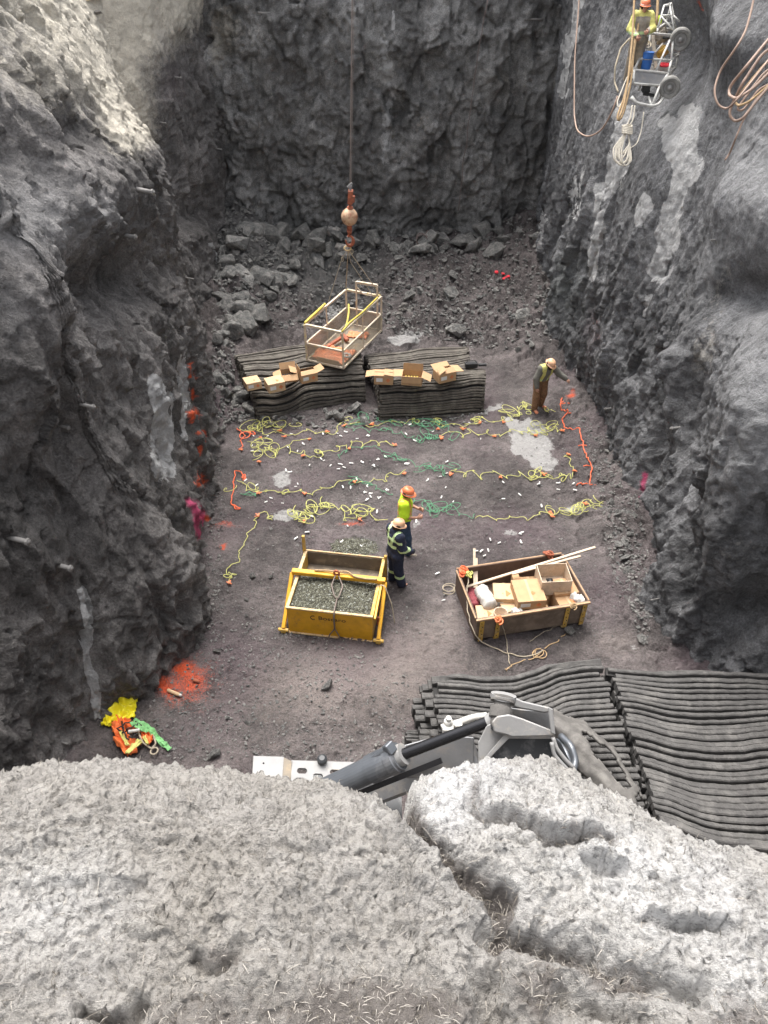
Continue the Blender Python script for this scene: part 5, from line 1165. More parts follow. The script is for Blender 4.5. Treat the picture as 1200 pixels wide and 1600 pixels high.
m.bar(g1+Vector((0, 0, BH+.32)), g2+Vector((0, 0, BH+.32)), .07, .06); m.tube(catmull([g1+Vector((0, 0, BH+.2)), g1.lerp(g2, .3)+Vector((0, 0, BH)), g1.lerp(g2, .6)+Vector((0, 0, BH-.03)), g2+Vector((0, 0, BH+.04))], 12), .018, 6)
m.build('gate_frame', M_['basket_frame'], bas)
# slack yellow slings hanging on the basket, parts of the basket rigging
m = MB()
m.tube(catmull([bp(.0, .0, BH+.04), bp(.03, .5, BH+.07), bp(-.0, 1.2, BH+.05), bp(.02, BLn-.2, BH+.06)], 20), .022, 6)
m.tube(catmull([bp(BW, .02, BH+.04), bp(BW-.03, .35, BH+.09), bp(BW+.02, .9, BH+.06), bp(BW, 1.2, BH+.1)], 20), .034, 6)
m.tube(catmull([bp(.0, .0, BH+.03), bp(.04, .15, BH-.05), bp(.16, .55, BH-.1), bp(.3, 1.0, BH+.05), bp(.5, 1.4, BH+.12)], 20), .026, 6)
m.build('yellow_sling', M_['basket_yellow'], bas, smooth=True)
# load inside the basket
def crumple(corners, name, mat, label, cat, n=26, amp=.05, seed=3, thick=.015, edge=None, grp=None):
    a, b, c, d = [Vector(q) for q in corners]; V = []
    for i in range(n):
        for j in range(n):
            u, v = i/(n-1), j/(n-1)
            if edge: u, v = u+(float(vnoise(np.array([v*5.]), np.array([seed*1.]), np.array([round(u)*3.]), seed)[0])*edge)*(abs(u-.5)*2)**2, v+(float(vnoise(np.array([u*5.]), np.array([seed*2.]), np.array([round(v)*3.]), seed+4)[0])*edge)*(abs(v-.5)*2)**2
            p = a.lerp(b, u).lerp(d.lerp(c, u), v)
            h = abs(float(vnoise(np.array([u*2.6+seed]), np.array([v*2.6]), np.array([0.]), seed)[0]))*amp*2.4+abs(float(vnoise(np.array([u*6.+seed]), np.array([v*6.]), np.array([4.]), seed)[0]))*amp*.6
            V.append(p+Vector((0, 0, h)))
    mb = MB(); f = grid_faces(n, n); k = n*n
    top_ = [tuple(int(x) for x in q) for q in f]
    mb._add(V+[v-Vector((0, 0, thick)) for v in V], top_+[tuple(x+k for x in q[::-1]) for q in top_])
    bd = [i*n for i in range(n)]+[(n-1)*n+j for j in range(1, n)]+[i*n+n-1 for i in range(n-2, -1, -1)]+[j for j in range(n-2, 0, -1)]
    b0 = 0; mb.f += [(bd[i], bd[(i+1) % len(bd)], bd[(i+1) % len(bd)]+k, bd[i]+k) for i in range(len(bd))]; mb.mi += [0]*len(bd)
    return top(name, mb, M_[mat], label, cat, grp, smooth=True)
crumple([bp(.06, .08, .06), bp(BW-.08, .08, .06), bp(BW-.1, .85, .06), bp(.06, .95, .06)], 'tarpaulin', 'tarp_orange', 'crumpled orange tarpaulin on the deck of the man basket', 'tarpaulin', amp=.07)
crumple([bp(.15, 1.75, .05), bp(.75, 1.65, .05), bp(.8, 2.0, .05), bp(.2, 2.1, .05)], 'tarpaulin', 'tarp_orange', 'small orange cloth at the far end of the man basket', 'tarpaulin', amp=.04, seed=6)
top('timber_baulk', MB().bar(bp(.9, .55, .14), bp(.75, 1.35, .16), .1, .08).bar(bp(.55, 1.35, .12), bp(.85, 1.6, .12), .12, .08), M_['rust_red'], 'rusty red bar lying in the middle of the man basket', 'bar', bevel=.01)
m = MB(); m.bar(bp(.14, .02, .12), bp(BW-.3, .02, .12), .02, .14); top('cardboard_strip', m, M_['cardboard_pale'], 'pale board leaning inside the near end of the man basket', 'board')
m = MB(); coil(m, bp(.13, .45, .16), .11, 2, .03, 6); top('white_bag', m, M_['bag_white'], 'white plastic wrap at the near right corner of the man basket', 'wrap', smooth=True)
# hook block
hk = thing('crane_hook', 'rusty overhaul ball and hook hanging from the crane cable above the basket', 'crane hook', PY(545, 340, 19.8))
Yh = 19.8
c0 = PY(546, 339, Yh)
def H_(px, py): return PY(px, py, Yh)
MB().lathe([(.001, -.22), (.1, -.2), (.16, -.155), (.205, -.08), (.22, 0), (.205, .08), (.16, .155), (.1, .2), (.001, .22)], 28, Matrix.Translation(c0)).build('overhaul_ball', M_['ball_paint'], hk, smooth=True)
mt, mb_ = H_(547, 324), H_(546, 356)
m = MB(); m.tube([mt+Vector((0, 0, -.1)), mt+Vector((0, 0, .02))], .075, 12); m.tube([mb_+Vector((0, 0, .12)), mb_-Vector((0, 0, .05))], .07, 12); m.tube([mb_-Vector((0, 0, .05)), H_(546, 366)], [.075, .05], 12); m.build('collar', M_['rust_red'], hk, smooth=True)
m = MB(); a, b = H_(547, 318), H_(548, 297); m.bar(a, b, .19, .13); m.bar(a+Vector((.06, -.05, .05)), b+Vector((.05, -.05, -.12)), .10, .12); m.bar(H_(547, 324), a, .09, .07); m.build('wedge_socket', M_['rust_red'], hk, bevel=.015)
m = MB(); m.bar(H_(547, 297), H_(548, 290), .1, .06); m.bar(H_(543, 293), H_(550, 286), .05); m.build('swivel_pin', M_['pale_steel'], hk)
hc = H_(545, 375); m = MB(); m.tube([hc+Vector((.02+.10*math.cos(a), 0, -.02+.13*math.sin(a))) for a in np.linspace(R(120), R(-190), 18)], [.03]*6+[.045]*8+[.03, .025, .02, .012], 8); m.build('hook', M_['rust_red'], hk, smooth=True)
MB().bar(hc+Vector((-.04, 0, .09)), hc+Vector((-.02, 0, -.08)), .06, .03).build('latch', M_['pale_steel'], hk, bevel=.005)
MB().tube([H_(543, 388)+Vector((.09*math.cos(a), .03*math.sin(a), .05*math.sin(a))) for a in np.linspace(0, 6.28, 14, endpoint=False)], .02, 6, closed=True).build('master_link', M_['pale_edge'], hk, smooth=True)
ctop = PD(555, -420, 15.2)
MB().tube([H_(547, 300), ctop], .013, 6).build('cable', M_['steel_cable'], hk)
MB().tube([H_(549, 300), ctop+Vector((.05, 0, 0))], .006, 6).build('cable', M_['steel_cable'], hk)
lk = H_(544, 390); m = MB()
for q in (bp(BW, BLn, BH+.05), bp(.02, BLn-.02, BH+.05)): m.tube([lk, q], .012, 5)
m.tube([lk, H_(534, 404), bp(BW, BLn*.55, BH+.05)], .008, 5); m.tube([lk, H_(548, 410), bp(BW*.1, BLn*.9, BH+.05)], .008, 5)
for q in (H_(535, 405), H_(550, 393)): m.tube([q+Vector((.03*math.cos(a), 0, .06*math.sin(a))) for a in np.linspace(0, 6.28, 10, endpoint=False)], .01, 5, closed=True)
m.build('sling_leg', M_['rope_pale'], hk)
# ------------------------------------------------------------------ bag, vest and strap on the floor, spray cans
def F2(x, y, up=0.): return PF(120+x*.23333, 980+y*.23333, up)
crumple([F2(205, 660, .05), F2(385, 610, .05), F2(415, 480, .05), F2(215, 480, .05)], 'plastic_bag', 'bag_yellow', 'crumpled bright yellow plastic bag on the dirt at the left wall', 'bag', amp=.10, seed=11, edge=.10)
crumple([F2(165, 660, .03), F2(235, 670, .03), F2(240, 610, .03), F2(190, 600, .03)], 'plastic_bag', 'bag_yellow', 'torn yellow flap beside the bright yellow bag', 'bag', amp=.06, seed=12, n=14, edge=.15)
vest = thing('safety_vest', 'orange safety vest with pale bands dropped beneath the yellow bag', 'vest', F2(340, 740))
def vpart(cs, name, mat, amp, seed, n=20): 
    o = crumple(cs, name, mat, None, None, amp=amp, seed=seed, n=n, edge=.14); Mi = WM[vest.name].inverted() @ WM[o.name]
    o.data.transform(Mi); o.location = (0, 0, 0); o.parent = vest; WM[o.name] = WM[vest.name]; return o
vpart([F2(240, 760, .03), F2(350, 880, .03), F2(445, 790, .03), F2(300, 700, .03)], 'front_panel', 'vest_orange', .07, 21)
vpart([F2(235, 700, .05), F2(330, 790, .05), F2(330, 620, .05), F2(245, 600, .05)], 'back_panel', 'vest_orange', .08, 22)
vpart([F2(430, 760, .05), F2(500, 795, .05), F2(520, 740, .05), F2(440, 690, .05)], 'shoulder_panel', 'vest_orange', .07, 23, 14)
vpart([F2(300, 670, .05), F2(420, 720, .05), F2(400, 640, .05), F2(320, 625, .05)], 'shoulder_panel', 'vest_orange', .08, 27, 14)
vpart([F2(320, 840, .16), F2(350, 850, .16), F2(440, 770, .16), F2(410, 755, .16)], 'reflective_band', 'vest_yellow', .03, 24, 12)
vpart([F2(275, 690, .17), F2(330, 800, .17), F2(355, 790, .17), F2(300, 690, .17)], 'reflective_band', 'vest_yellow', .03, 25, 12)
vpart([F2(440, 740, .16), F2(470, 790, .16), F2(485, 780, .16), F2(460, 725, .16)], 'reflective_band', 'vest_yellow', .03, 26, 10)
def ribbon(pts, w, mat, label, name, cat, n=30, wob=.03, seed=1):
    q = catmull(pts, n); mb = MB(); vs = []; 
    for i in range(n):
        d = Vector(q[min(i+1, n-1)]-q[max(i-1, 0)]).normalized(); s = d.cross(Vector((0, 0, 1))).normalized(); tw = math.sin(i*.9+seed)*.6; s = (s*math.cos(tw)+Vector((0, 0, 1))*math.sin(tw))
        p = Vector(q[i])+Vector((0, 0, abs(math.sin(i*.7+seed))*wob)); up = s.cross(d)*.005
        vs += [p-s*w/2-up, p+s*w/2-up, p+s*w/2+up, p-s*w/2+up]
    fs = [(i*4+k, i*4+(k+1) % 4, (i+1)*4+(k+1) % 4, (i+1)*4+k) for i in range(n-1) for k in range(4)]+[(3, 2, 1, 0), tuple((n-1)*4+k for k in range(4))]
    mb._add(vs, fs); return top(name, mb, M_[mat], label, cat)
ribbon([F2(370, 640, .18), F2(430, 680, .2), F2(500, 700, .1), F2(560, 770, .06), F2(625, 820, .05)], .09, 'strap_green', 'green webbing strap trailing away from the orange vest', 'webbing_strap', 'strap', seed=2)
ribbon([F2(385, 625, .2), F2(450, 650, .18), F2(510, 690, .1), F2(540, 740, .06), F2(600, 790, .06)], .07, 'strap_green', 'second green webbing strap twisted beside the first one', 'webbing_strap', 'strap', seed=4)
rope([F2(350, 690, .2), F2(410, 700, .2), F2(440, 770, .12), F2(500, 815, .1), F2(530, 780, .1), F2(515, 730, .12), F2(500, 720, .15)], .016, 'rope_pale', 'pale lanyard loop lying over the orange vest', name='lanyard', cat='lanyard')
m = MB(); coil(m, F2(520, 832, .08), .07, 1.3, .014, 3, jit=.05); top('carabiner', m, M_['rope_pale'], 'ring clip at the end of the lanyard below the vest', 'clip', smooth=True)
rope([F2(300, 630, .2), F2(310, 700, .25), F2(400, 660, .25), F2(390, 620, .2), F2(320, 640, .22), F2(280, 690, .2), F2(360, 750, .22), F2(420, 700, .2)], .012, 'black_plastic', 'dark harness cords tangled over the orange vest', name='harness_cord', cat='cord', wob=.1)
rope([F2(345, 700, .26), F2(420, 688, .26)], .03, 'bag_white', 'white tube lying on top of the orange vest', name='tube', cat='tube')
for a, b, lb in ((F2(565, 225, .05), F2(600, 300, .05), 'upright-lying pale spray can at the far edge of the orange paint patch'), (F2(610, 422, .05), F2(700, 458, .05), 'pale spray can lying across the near edge of the orange paint patch'), (F2(780, 352, .04), F2(820, 366, .04), 'paint-covered spray can at the middle of the orange patch')):
    t = thing('spray_can', lb, 'spray can', a); d = (b-a); mt_ = 'cardboard_pale' if 'covered' not in lb else 'rust_red'
    x_, y_ = frame_of(d); Mz = Matrix((x_, y_, d.normalized())).transposed().to_4x4(); Ln = d.length
    MB().lathe([(.03, 0), (.033, .004), (.033, Ln*.8), (.024, Ln*.86), (.02, Ln*.87)], 14, Matrix.Translation(a) @ Mz).build('can', M_[mt_], t, smooth=True)
    MB().lathe([(.022, Ln*.872), (.024, Ln*.88), (.024, Ln*.98), (.02, Ln)], 12, Matrix.Translation(a) @ Mz).build('cap', M_['bag_white'] if 'covered' not in lb else M_['rust_red'], t, smooth=True)
# ------------------------------------------------------------------ wheeled rock-face basket hanging on the right wall
DL = 15.9
def lz_(x, y): return (960+x*.1125, y*.1125)          # zoomed-crop pixels to photo pixels
def LF(x, y, k=0.0, d=0.0):                            # front frame (k=0) and wall-side frame (k=1)
    px, py = lz_(x, y); return PD(px, py, DL+d)+Vector((.34, .62, .02))*k
cage = thing('wheeled_basket', 'white tubular basket with two rubber wheels hanging against the right rock wall', 'basket', LF(500, 1450, .5))
def cbars(name, segs, r=.026, par=cage, mat='cage_white'):
    m = MB()
    for a, b in segs: m.tube([a, b], r, 7)
    return m.build(name, M_[mat], par, smooth=True)
c = {n: p for n, p in dict(a=(410, 455), b=(820, 490), c=(350, 815), d=(790, 840), e=(280, 970), f=(750, 1020), g=(270, 1160), h=(630, 1190), i=(225, 1355), j=(300, 1430), k=(520, 1475), l=(670, 1350)).items()}
def q_(n, k=0): return LF(*c[n], k)
for k in (0, 1):
    cbars('frame_side', [(q_('a', k), q_('b', k)), (q_('c', k), q_('d', k)), (q_('e', k), q_('f', k)), (q_('g', k), q_('h', k)), (q_('a', k), q_('c', k)), (q_('c', k), q_('e', k)), (q_('e', k), q_('g', k)), (q_('b', k), q_('d', k)), (q_('d', k), q_('f', k)), (q_('f', k), q_('h', k)), (q_('h', k), q_('k', k)), (q_('g', k), q_('i', k)) if k else (q_('h', k), q_('h', k)+Vector((0, 0, .02)))])
cbars('cross_tubes', [(q_(n), q_(n, 1)) for n in 'abcdefghk'], .022)
cbars('diagonal_brace', [(LF(770, 560), LF(570, 1000)), (LF(630, 640, .4), LF(515, 770, .4))], .024)
m = MB(); m.tube(catmull([LF(225, 1355), LF(300, 1430), LF(520, 1475), LF(620, 1450), LF(670, 1350, .3)], 18), .03, 8); m.tube([LF(240, 1340), LF(310, 1425)], .028, 7); m.tube([LF(440, 1375, .3), LF(520, 1475)], .024, 7); m.build('bumper_hoop', M_['cage_white'], cage, smooth=True)
cbars('mast', [(LF(600, 400), LF(690, 80)), (LF(830, 430), LF(770, 75)), (LF(690, 75), LF(770, 75)), (LF(640, 215), LF(810, 215)), (LF(650, 230), LF(830, 430)), (LF(600, 400), LF(700, 330)), (LF(600, 400), LF(600, 460)), (LF(740, 75, .5), LF(790, 430, .6)), (LF(740, 75, .5), LF(640, 420, .6)), (LF(650, 230), LF(780, 300, .6)), (LF(690, 75), LF(740, 75, .5)), (LF(770, 75), LF(740, 75, .5)), (LF(820, 220), LF(910, 300)), (LF(830, 430), LF(820, 490)), (LF(660, 350, .4), LF(800, 360, .4))], .020)
lo_ = [LF(280, 985, 0), LF(750, 1025, 0), LF(640, 1185, 0), LF(272, 1155, 0)]
MB().prism(lo_, Vector((.02, .03, 0))).build('side_panel', M_['silver_steel'], cage, bevel=.006)
MB().prism([LF(280, 985, 1), LF(750, 1025, 1), LF(640, 1185, 1), LF(272, 1155, 1)], Vector((-.02, -.03, 0))).build('side_panel', M_['cage_white'], cage, bevel=.006)
MB().prism([LF(215, 900, .2), LF(290, 985, .1), LF(270, 1150, .1), LF(200, 1080, .2)], Vector((.05, .12, 0))).build('end_panel', M_['bag_white'], cage, bevel=.01)
MB().prism([LF(272, 1150, 0), LF(640, 1185, 0), LF(640, 1185, 1), LF(272, 1150, 1)], Vector((0, 0, -.03))).build('deck', M_['deck_grey'], cage)
m = MB(); m.bar(LF(340, 1250, .5), LF(430, 1270, .5), .22, .2); m.bar(LF(380, 1180, .5), LF(400, 1340, .5), .1); m.bar(LF(340, 1350, .5), LF(540, 1380, .5), .06); m.bar(LF(350, 1190, .6), LF(600, 1280, .6), .05); m.build('winch', M_['bucket_dark'], cage, bevel=.01)
for (x, y, rpx) in ((915, 545, 145), (768, 1208, 140)):
    cpt = LF(x, y, 0); rr_ = rpx*.1125/F*DL; wl = MB()
    axd = (Vector((0, -1, -.05))+Vector((-.25, 0, 0))).normalized(); x_, y_ = frame_of(axd); Mw = Matrix.Translation(cpt) @ Matrix((x_, y_, axd)).transposed().to_4x4()
    prof = [(rr_*.60, -.09), (rr_*.86, -.10), (rr_*.97, -.075), (rr_, -.03), (rr_, .03), (rr_*.97, .075), (rr_*.86, .10), (rr_*.62, .09), (rr_*.55, .06)]
    wl.lathe(prof, 40, Mw); ty = wl.build('wheel', M_['tyre_grey'], cage, smooth=False)
    MB().lathe([(rr_*.56, .0), (rr_*.56, .058), (rr_*.5, .072), (rr_*.36, .05), (rr_*.26, .055), (rr_*.22, .085), (rr_*.15, .12), (rr_*.05, .125)], 32, Mw).build('hub', M_['wheel_hub'], ty, smooth=True)
    MB().tube([cpt-axd*.09, cpt+Vector((-.30, .25, 0))], .03, 8).build('axle', M_['bucket_dark'], ty)
# the man standing in it
wp = LF(130, 1215, .8); 
person('worker in yellow jacket and orange hard hat standing in the wheeled basket', wp-Vector((0, 0, .02)), R(172),
    pose(head=(0, .05, 1.63), ell=(-.26, .12, 1.2), elr=(.26, .06, 1.18), wrl=(-.14, .36, 1.16), wrr=(.12, .34, 1.05), curl=.9),
    {'trousers': ('deck_grey', ['hips', 'legs'], .03, dict(noise_amt=.008)), 'boots': ('boot_black', ['boots'], 0, dict(bh=.06)),
     'jacket': (['vest_yellow', 'reflective', 'mesh_grey'], ['torso', 'arms', 'collar'], .04, dict(noise_amt=.01, cut=lambda x, y, z: .86-z, region=lambda x, y, z: np.where(np.abs(z-1.1) < .03, 1, np.where((np.abs(x) < .17) & (z < 1.44), 2, 0))))},
    'helmet_orange', head_tilt=(-.1, -.1), scale=.86)
def tub(name, base, r, h, mat, label, cat):
    m = MB(); m.lathe([(r*.85, 0), (r, h*.96), (r*1.04, h*.97), (r*1.04, h), (r*.9, h)], 20, Matrix.Translation(base)); o = thing(name, label, cat, base); m.build('tub', M_[mat], o, smooth=False)
    MB().tube([base+Vector((r*math.cos(a), r*math.sin(a), h*.6)) for a in np.linspace(0, 6.28, 20, endpoint=False)], .008, 5, closed=True).build('band', M_['pale_steel'], o); return o
tub('barrel', LF(395, 985, .3), .12, .32, 'bucket_blue', 'blue plastic barrel standing in the wheeled basket', 'barrel')
m = MB(); coil(m, LF(625, 990, .5)+Vector((0, 0, .05)), .10, 3, .022, 5); top('red_hose', m, M_['red_rag'], 'small red hose ring lying in the wheeled basket', 'hose', smooth=True)
m = MB(); m.bar(LF(470, 470, .5), LF(520, 1000, .5), .07, .04); top('board', m, M_['mesh_grey'], 'grey upright board standing in the wheeled basket', 'board')
lumpy_roll(LF(560, 720, .6), LF(620, 830, .6), .12, 'yellow_worn', 'tool_bag', 'ochre tool bag hanging inside the wheeled basket', 'bag', seed=15, amt=.3)
lumpy_roll(LF(540, 420, .7), LF(600, 640, .7), .13, 'mesh_grey', 'coat', 'grey coat bundled on the wheeled basket rail', 'coat', seed=16, amt=.4)
lumpy_roll(LF(500, 340, .8), LF(560, 330, .8), .08, 'shirt_lime', 'jacket', 'lime green jacket scrap behind the worker in the basket', 'jacket', seed=17, amt=.3)
knot('rigging', LF(360, 640, .1), .18, 'rope_pale', 'tangle of pale hooks and lines in front of the hanging worker', 'rigging', 41, tr=.016)
def RO(pts, r, mat, label, d=None, **k):
    return rope([PD(x, y, (d or DL)+(k_[0] if k_ else 0)) for x, y, *k_ in pts], r, mat, label, **k)
RO([(993, -160), (991, 0), (988, 60), (982, 120), (975, 165), (966, 188)], .022, 'rope_tan', 'thick tan rope hanging left of the wheeled basket, longest of three', d=DL-.5)
RO([(1000, -160), (1003, 0), (996, 50), (985, 110), (972, 165), (960, 187), (966, 196), (974, 180), (986, 130), (992, 60)], .020, 'rope_tan', 'doubled tan rope looping beneath the wheeled basket', d=DL-.4)
RO([(1029, -160), (1028, 0), (1026, 38)], .03, 'rope_tan', 'thick tan rope running straight up between the worker and the mast', d=DL+.1)
RO([(984, 130), (978, 150), (966, 170), (964, 160), (980, 120), (990, 112)], .014, 'rope_white', 'pale rope loop at the lower corner of the wheeled basket', d=DL-.3)
RO([(906, -160, 2.2), (905, 0, 2.2), (898, 90, 2.2), (897, 180, 2.1), (901, 205, 1.8), (918, 215, 1.2), (940, 205, .6), (957, 175, .1), (965, 150, 0)], .018, 'hose_pink', 'long pale hose hanging in a loop left of the wheeled basket', name='hose', cat='hose')
RO([(984, 60, 0), (970, 75, 0), (961, 105, 0), (960, 128, .1), (966, 144, 0)], .018, 'rope_pale', 'short pale hose curving around the left side of the basket', name='hose', cat='hose')
m = MB(); 
for k in range(9):
    rr2 = random.Random(k); w_ = rr2.uniform(5, 15); b_ = rr2.uniform(238, 262); x0 = 974+rr2.gauss(0, 4)
    m.tube(catmull([PD(979, 205, DL), PD(x0-w_, 232, DL), PD(x0-w_*.9, b_-6, DL), PD(x0, b_, DL+.05), PD(x0+w_*.8, b_-8, DL), PD(984, 225, DL), PD(981, 205, DL)], 26), .016, 6)
for k in range(5): m.tube([PD(980, 197+2.6*k, DL)+Vector((.10*math.cos(a), .08*math.sin(a), .012*math.sin(a*2))) for a in np.linspace(0, 6.28, 14, endpoint=False)], .022, 6, closed=True)
m.tube(catmull([PD(988, 165, DL), PD(985, 185, DL), PD(979, 197, DL)], 10), .016, 6); m.tube(catmull([PD(992, 165, DL), PD(990, 185, DL), PD(984, 197, DL)], 10), .016, 6); m.tube(catmull([PD(1006, 175, DL+.2), PD(1002, 205, DL+.2), PD(995, 225, DL+.1), PD(984, 232, DL)], 16), .012, 6)
top('rope_hank', m, M_['rope_white'], 'white rope hank hanging below the wheeled basket', 'rope', smooth=True)
DR = 8.6
for i, (pts, r, mt_, lb) in enumerate([
    ([(1180, -120), (1178, 0), (1165, 50), (1150, 75), (1125, 110), (1115, 140), (1120, 165), (1135, 172), (1150, 158), (1200, 95), (1240, 40)], .013, 'hose_pink', 'thin brownish hose dropping from the top and looping left of the coil'),
    ([(1240, 20), (1200, 62), (1165, 105), (1140, 135), (1138, 148), (1150, 155), (1175, 140), (1240, 75)], .017, 'hose_pink', 'uppermost pinkish hose of the bundle at the right edge'),
    ([(1240, 50), (1190, 85), (1160, 130), (1143, 165), (1138, 180), (1148, 190), (1160, 186), (1180, 160), (1240, 90)], .017, 'hose_pink', 'widest pinkish hose loop of the bundle at the right edge'),
    ([(1240, 62), (1195, 100), (1162, 140), (1148, 160), (1155, 166), (1172, 158), (1240, 100)], .015, 'rope_tan', 'inner tan hose loop of the bundle at the right edge'),
    ([(1240, 75), (1190, 118), (1166, 150), (1150, 172), (1160, 174), (1185, 140), (1240, 112)], .014, 'hose_pink', 'second inner pinkish hose loop of the bundle at the right edge'),
    ([(1240, 110), (1185, 150), (1160, 190), (1150, 215), (1140, 240), (1133, 250)], .012, 'hose_pink', 'loose hose end dangling beneath the bundle at the right edge')]):
    rope([PD(x, y, DR+(.5 if x < 1150 else .2)+.06*i) for x, y in pts], r, mt_, lb, name='hose', cat='hose', sub=8)
rope([PY(762, 0, 26.9), PY(750, 60, 26.8), PY(738, 150, 26.7), PY(726, 240, 26.7), PY(716, 330, 26.6)], .012, 'hose_dark', 'thin dark line hanging down the back wall at its right half', wob=.06)
# ------------------------------------------------------------------ rock bolts and pins in the walls
def bolt(px, py, ln, r, side, label, dirv, mat='bolt_grey'):
    p = wall_point(px, py); d = Vector(dirv).normalized(); a = p-d*.45; b = p+d*ln
    t = thing('rock_bolt', label, 'rock bolt', p, 0, 'rock bolts sticking out of the '+side+' wall'); m = MB(); m.tube([a, p, b], [r, r, r*.9], 9); m.build('bar', M_[mat], t, smooth=True)
    MB().tube([b-d*.05, b-d*.015], r*1.35, 8).build('nut', M_[mat], t)
def wall_point(px, py):
    dg = bpy.context.evaluated_depsgraph_get(); o = Vector((0, 0, CAMZ)); d = ray(px, py).normalized()
    best = None
    for n in ('pit_wall_left', 'pit_wall_right', 'pit_wall_back'):
        ob = bpy.data.objects[n].evaluated_get(dg); ok, loc, nr_, _ = ob.ray_cast(o, d)
        if ok and (best is None or (loc-o).length < (best-o).length): best = loc
    return best or P(px, py, 2)
bpy.context.view_layer.update()
for (x, y, l, r) in ((215, 296, .34, .045), (197, 368, .22, .045), (273, 120, .22, .018), (250, 191, .2, .018), (338, 232, .2, .018), (292, 434, .2, .018), (128, 632, .22, .03), (100, 667, .10, .03), (24, 842, .22, .04), (94, 884, .2, .04), (98, 1160, .1, .02)):
    bolt(x, y, l, r, 'left', 'grey steel rock bolt end sticking out of the left wall', (1, -.25, -.1))
for (x, y, l, r) in ((828, 30, .2, .03), (955, 638, .2, .03), (1062, 668, .22, .03), (1030, 935, .2, .012), (410, 20, .14, .03), (1118, 375, .1, .015)):
    bolt(x, y, l, r, 'right', 'thin steel pin sticking out of the grey rock high above the floor', (-1, -.3, .05))
p = wall_point(150, 6); top('timber_board', MB().bar(p+Vector((-.45, -.2, .06)), p+Vector((.15, .3, .18)), .45, .04), M_['fresh_board'], 'pale fresh timber board lying on the rim at the top left', 'board', bevel=.005)
o = bpy.data.objects.new('rock', ROCKS[2].copy()); COL.objects.link(o); o.data.materials.clear(); o.data.materials.append(M_['stone_pale']); o.location = wall_point(150, 22)+Vector((0, 0, .04)); o.scale = (.2, .12, .1); tag(o, 'pale stone just under the timber board at the rim', 'rock')
# ------------------------------------------------------------------ excavator arm in the foreground
EX = thing('excavator_arm', 'silver excavator arm with hydraulic cylinder and dark bucket reaching over the near mats', 'excavator', P(-300, 1500, 0)*0+Vector((-2.2, 2.9, 0)))
def E(px, py, d): return PD(px, py, d)
def plate(pts, d, th, name, mat, bevel=.006, par=EX, holes=None):
    q = [E(x, y, d_) for x, y, d_ in [(p + (d,) if len(p) == 2 else p) for p in pts]]
    ext = ray(sum(p[0] for p in pts)/len(pts), sum(p[1] for p in pts)/len(pts)).normalized()*th
    return MB().prism(q, ext).build(name, M_[mat], par, bevel=bevel)
# boom going down behind the bank to its tracked carrier
b0, b1 = E(470, 1265, 4.9), E(330, 1390, 5.3)
MB().bar(E(740, 1165, 4.75), E(465, 1270, 4.9), .26, .20, hint=ray(600, 1200)).build('stick', M_['silver_steel'], EX, bevel=.02)
plate([(618, 1168), (690, 1148), (741, 1152), (741, 1200), (700, 1215), (620, 1216)], 4.60, .04, 'stick_plate', 'silver_steel')
MB().bar(E(505, 1262, 4.66), E(690, 1188, 4.56), .035, .03, hint=ray(600, 1200)).build('edge_strip', M_['rod_black'], EX)
MB().bar(b0, b1, .42, .34).build('boom', M_['silver_steel'], EX, bevel=.03)
MB().bar(b1, Vector((-2.2, 3.0, 1.5)), .46, .40).build('boom', M_['silver_steel'], EX, bevel=.03)
m = MB(); m.box((-2.2, 3.0, 1.15), (1.3, 1.4, .7)); m.build('turret', M_['silver_steel'], EX, bevel=.06)
for x in (-2.85, -1.55):
    m = MB(); pr = [Vector((x-.18, 3+.95*math.cos(a)*(1 if True else 0), .36+.34*math.sin(a))) for a in np.linspace(0, 2*math.pi, 24, endpoint=False)]; m.prism(pr, (.36, 0, 0)); m.build('track', M_['bucket_dark'], EX, bevel=.02)
def cyl(a, b, r, name, mat, par=EX, n=28, rings=None):
    a, b = Vector(a), Vector(b); x, y = frame_of(b-a); Mz = Matrix.Translation(a) @ Matrix((x, y, (b-a).normalized())).transposed().to_4x4(); Ln = (b-a).length
    m = MB(); m.lathe(rings(Ln) if rings else [(r, 0), (r, Ln)], n, Mz); return m.build(name, M_[mat], par, smooth=False)
ca, cb, cc = E(452, 1262, 4.72), E(624, 1181, 4.42), E(778, 1122, 4.30)
q = cyl(ca, cb, .08, 'cylinder_barrel', 'cylinder_steel', rings=lambda Ln: [(.078, 0), (.078, Ln-.22), (.088, Ln-.215), (.088, Ln-.075), (.094, Ln-.07), (.094, Ln-.02), (.086, Ln-.015), (.084, Ln)])
dv = (cb-ca).normalized()
cyl(cb-dv*.0, cb+dv*.035, .066, 'gland_ring', 'pale_steel', q); 
cyl(cb, cc, .034, 'piston_rod', 'rod_black')
MB().tube(catmull([E(505, 1236, 4.6), E(560, 1205, 4.5), E(592, 1178, 4.42), E(612, 1166, 4.38)], 14), .02, 8).build('hydraulic_pipe', M_['cylinder_steel'], EX, smooth=True)
m = MB(); m.bar(E(604, 1162, 4.38), E(614, 1176, 4.38), .06, .05); m.build('pipe_block', M_['cylinder_steel'], EX, bevel=.006)
m = MB(); vs = None
cyl(cc-dv*.06, cc+dv*.03, .05, 'rod_eye', 'pale_steel')
m = MB(); m.tube(catmull([E(690, 1137, 4.7), E(715, 1130, 4.72), E(735, 1122, 4.75), E(760, 1118, 4.8)], 14), .022, 8); m.build('hose', M_['bag_white'], EX, smooth=True)
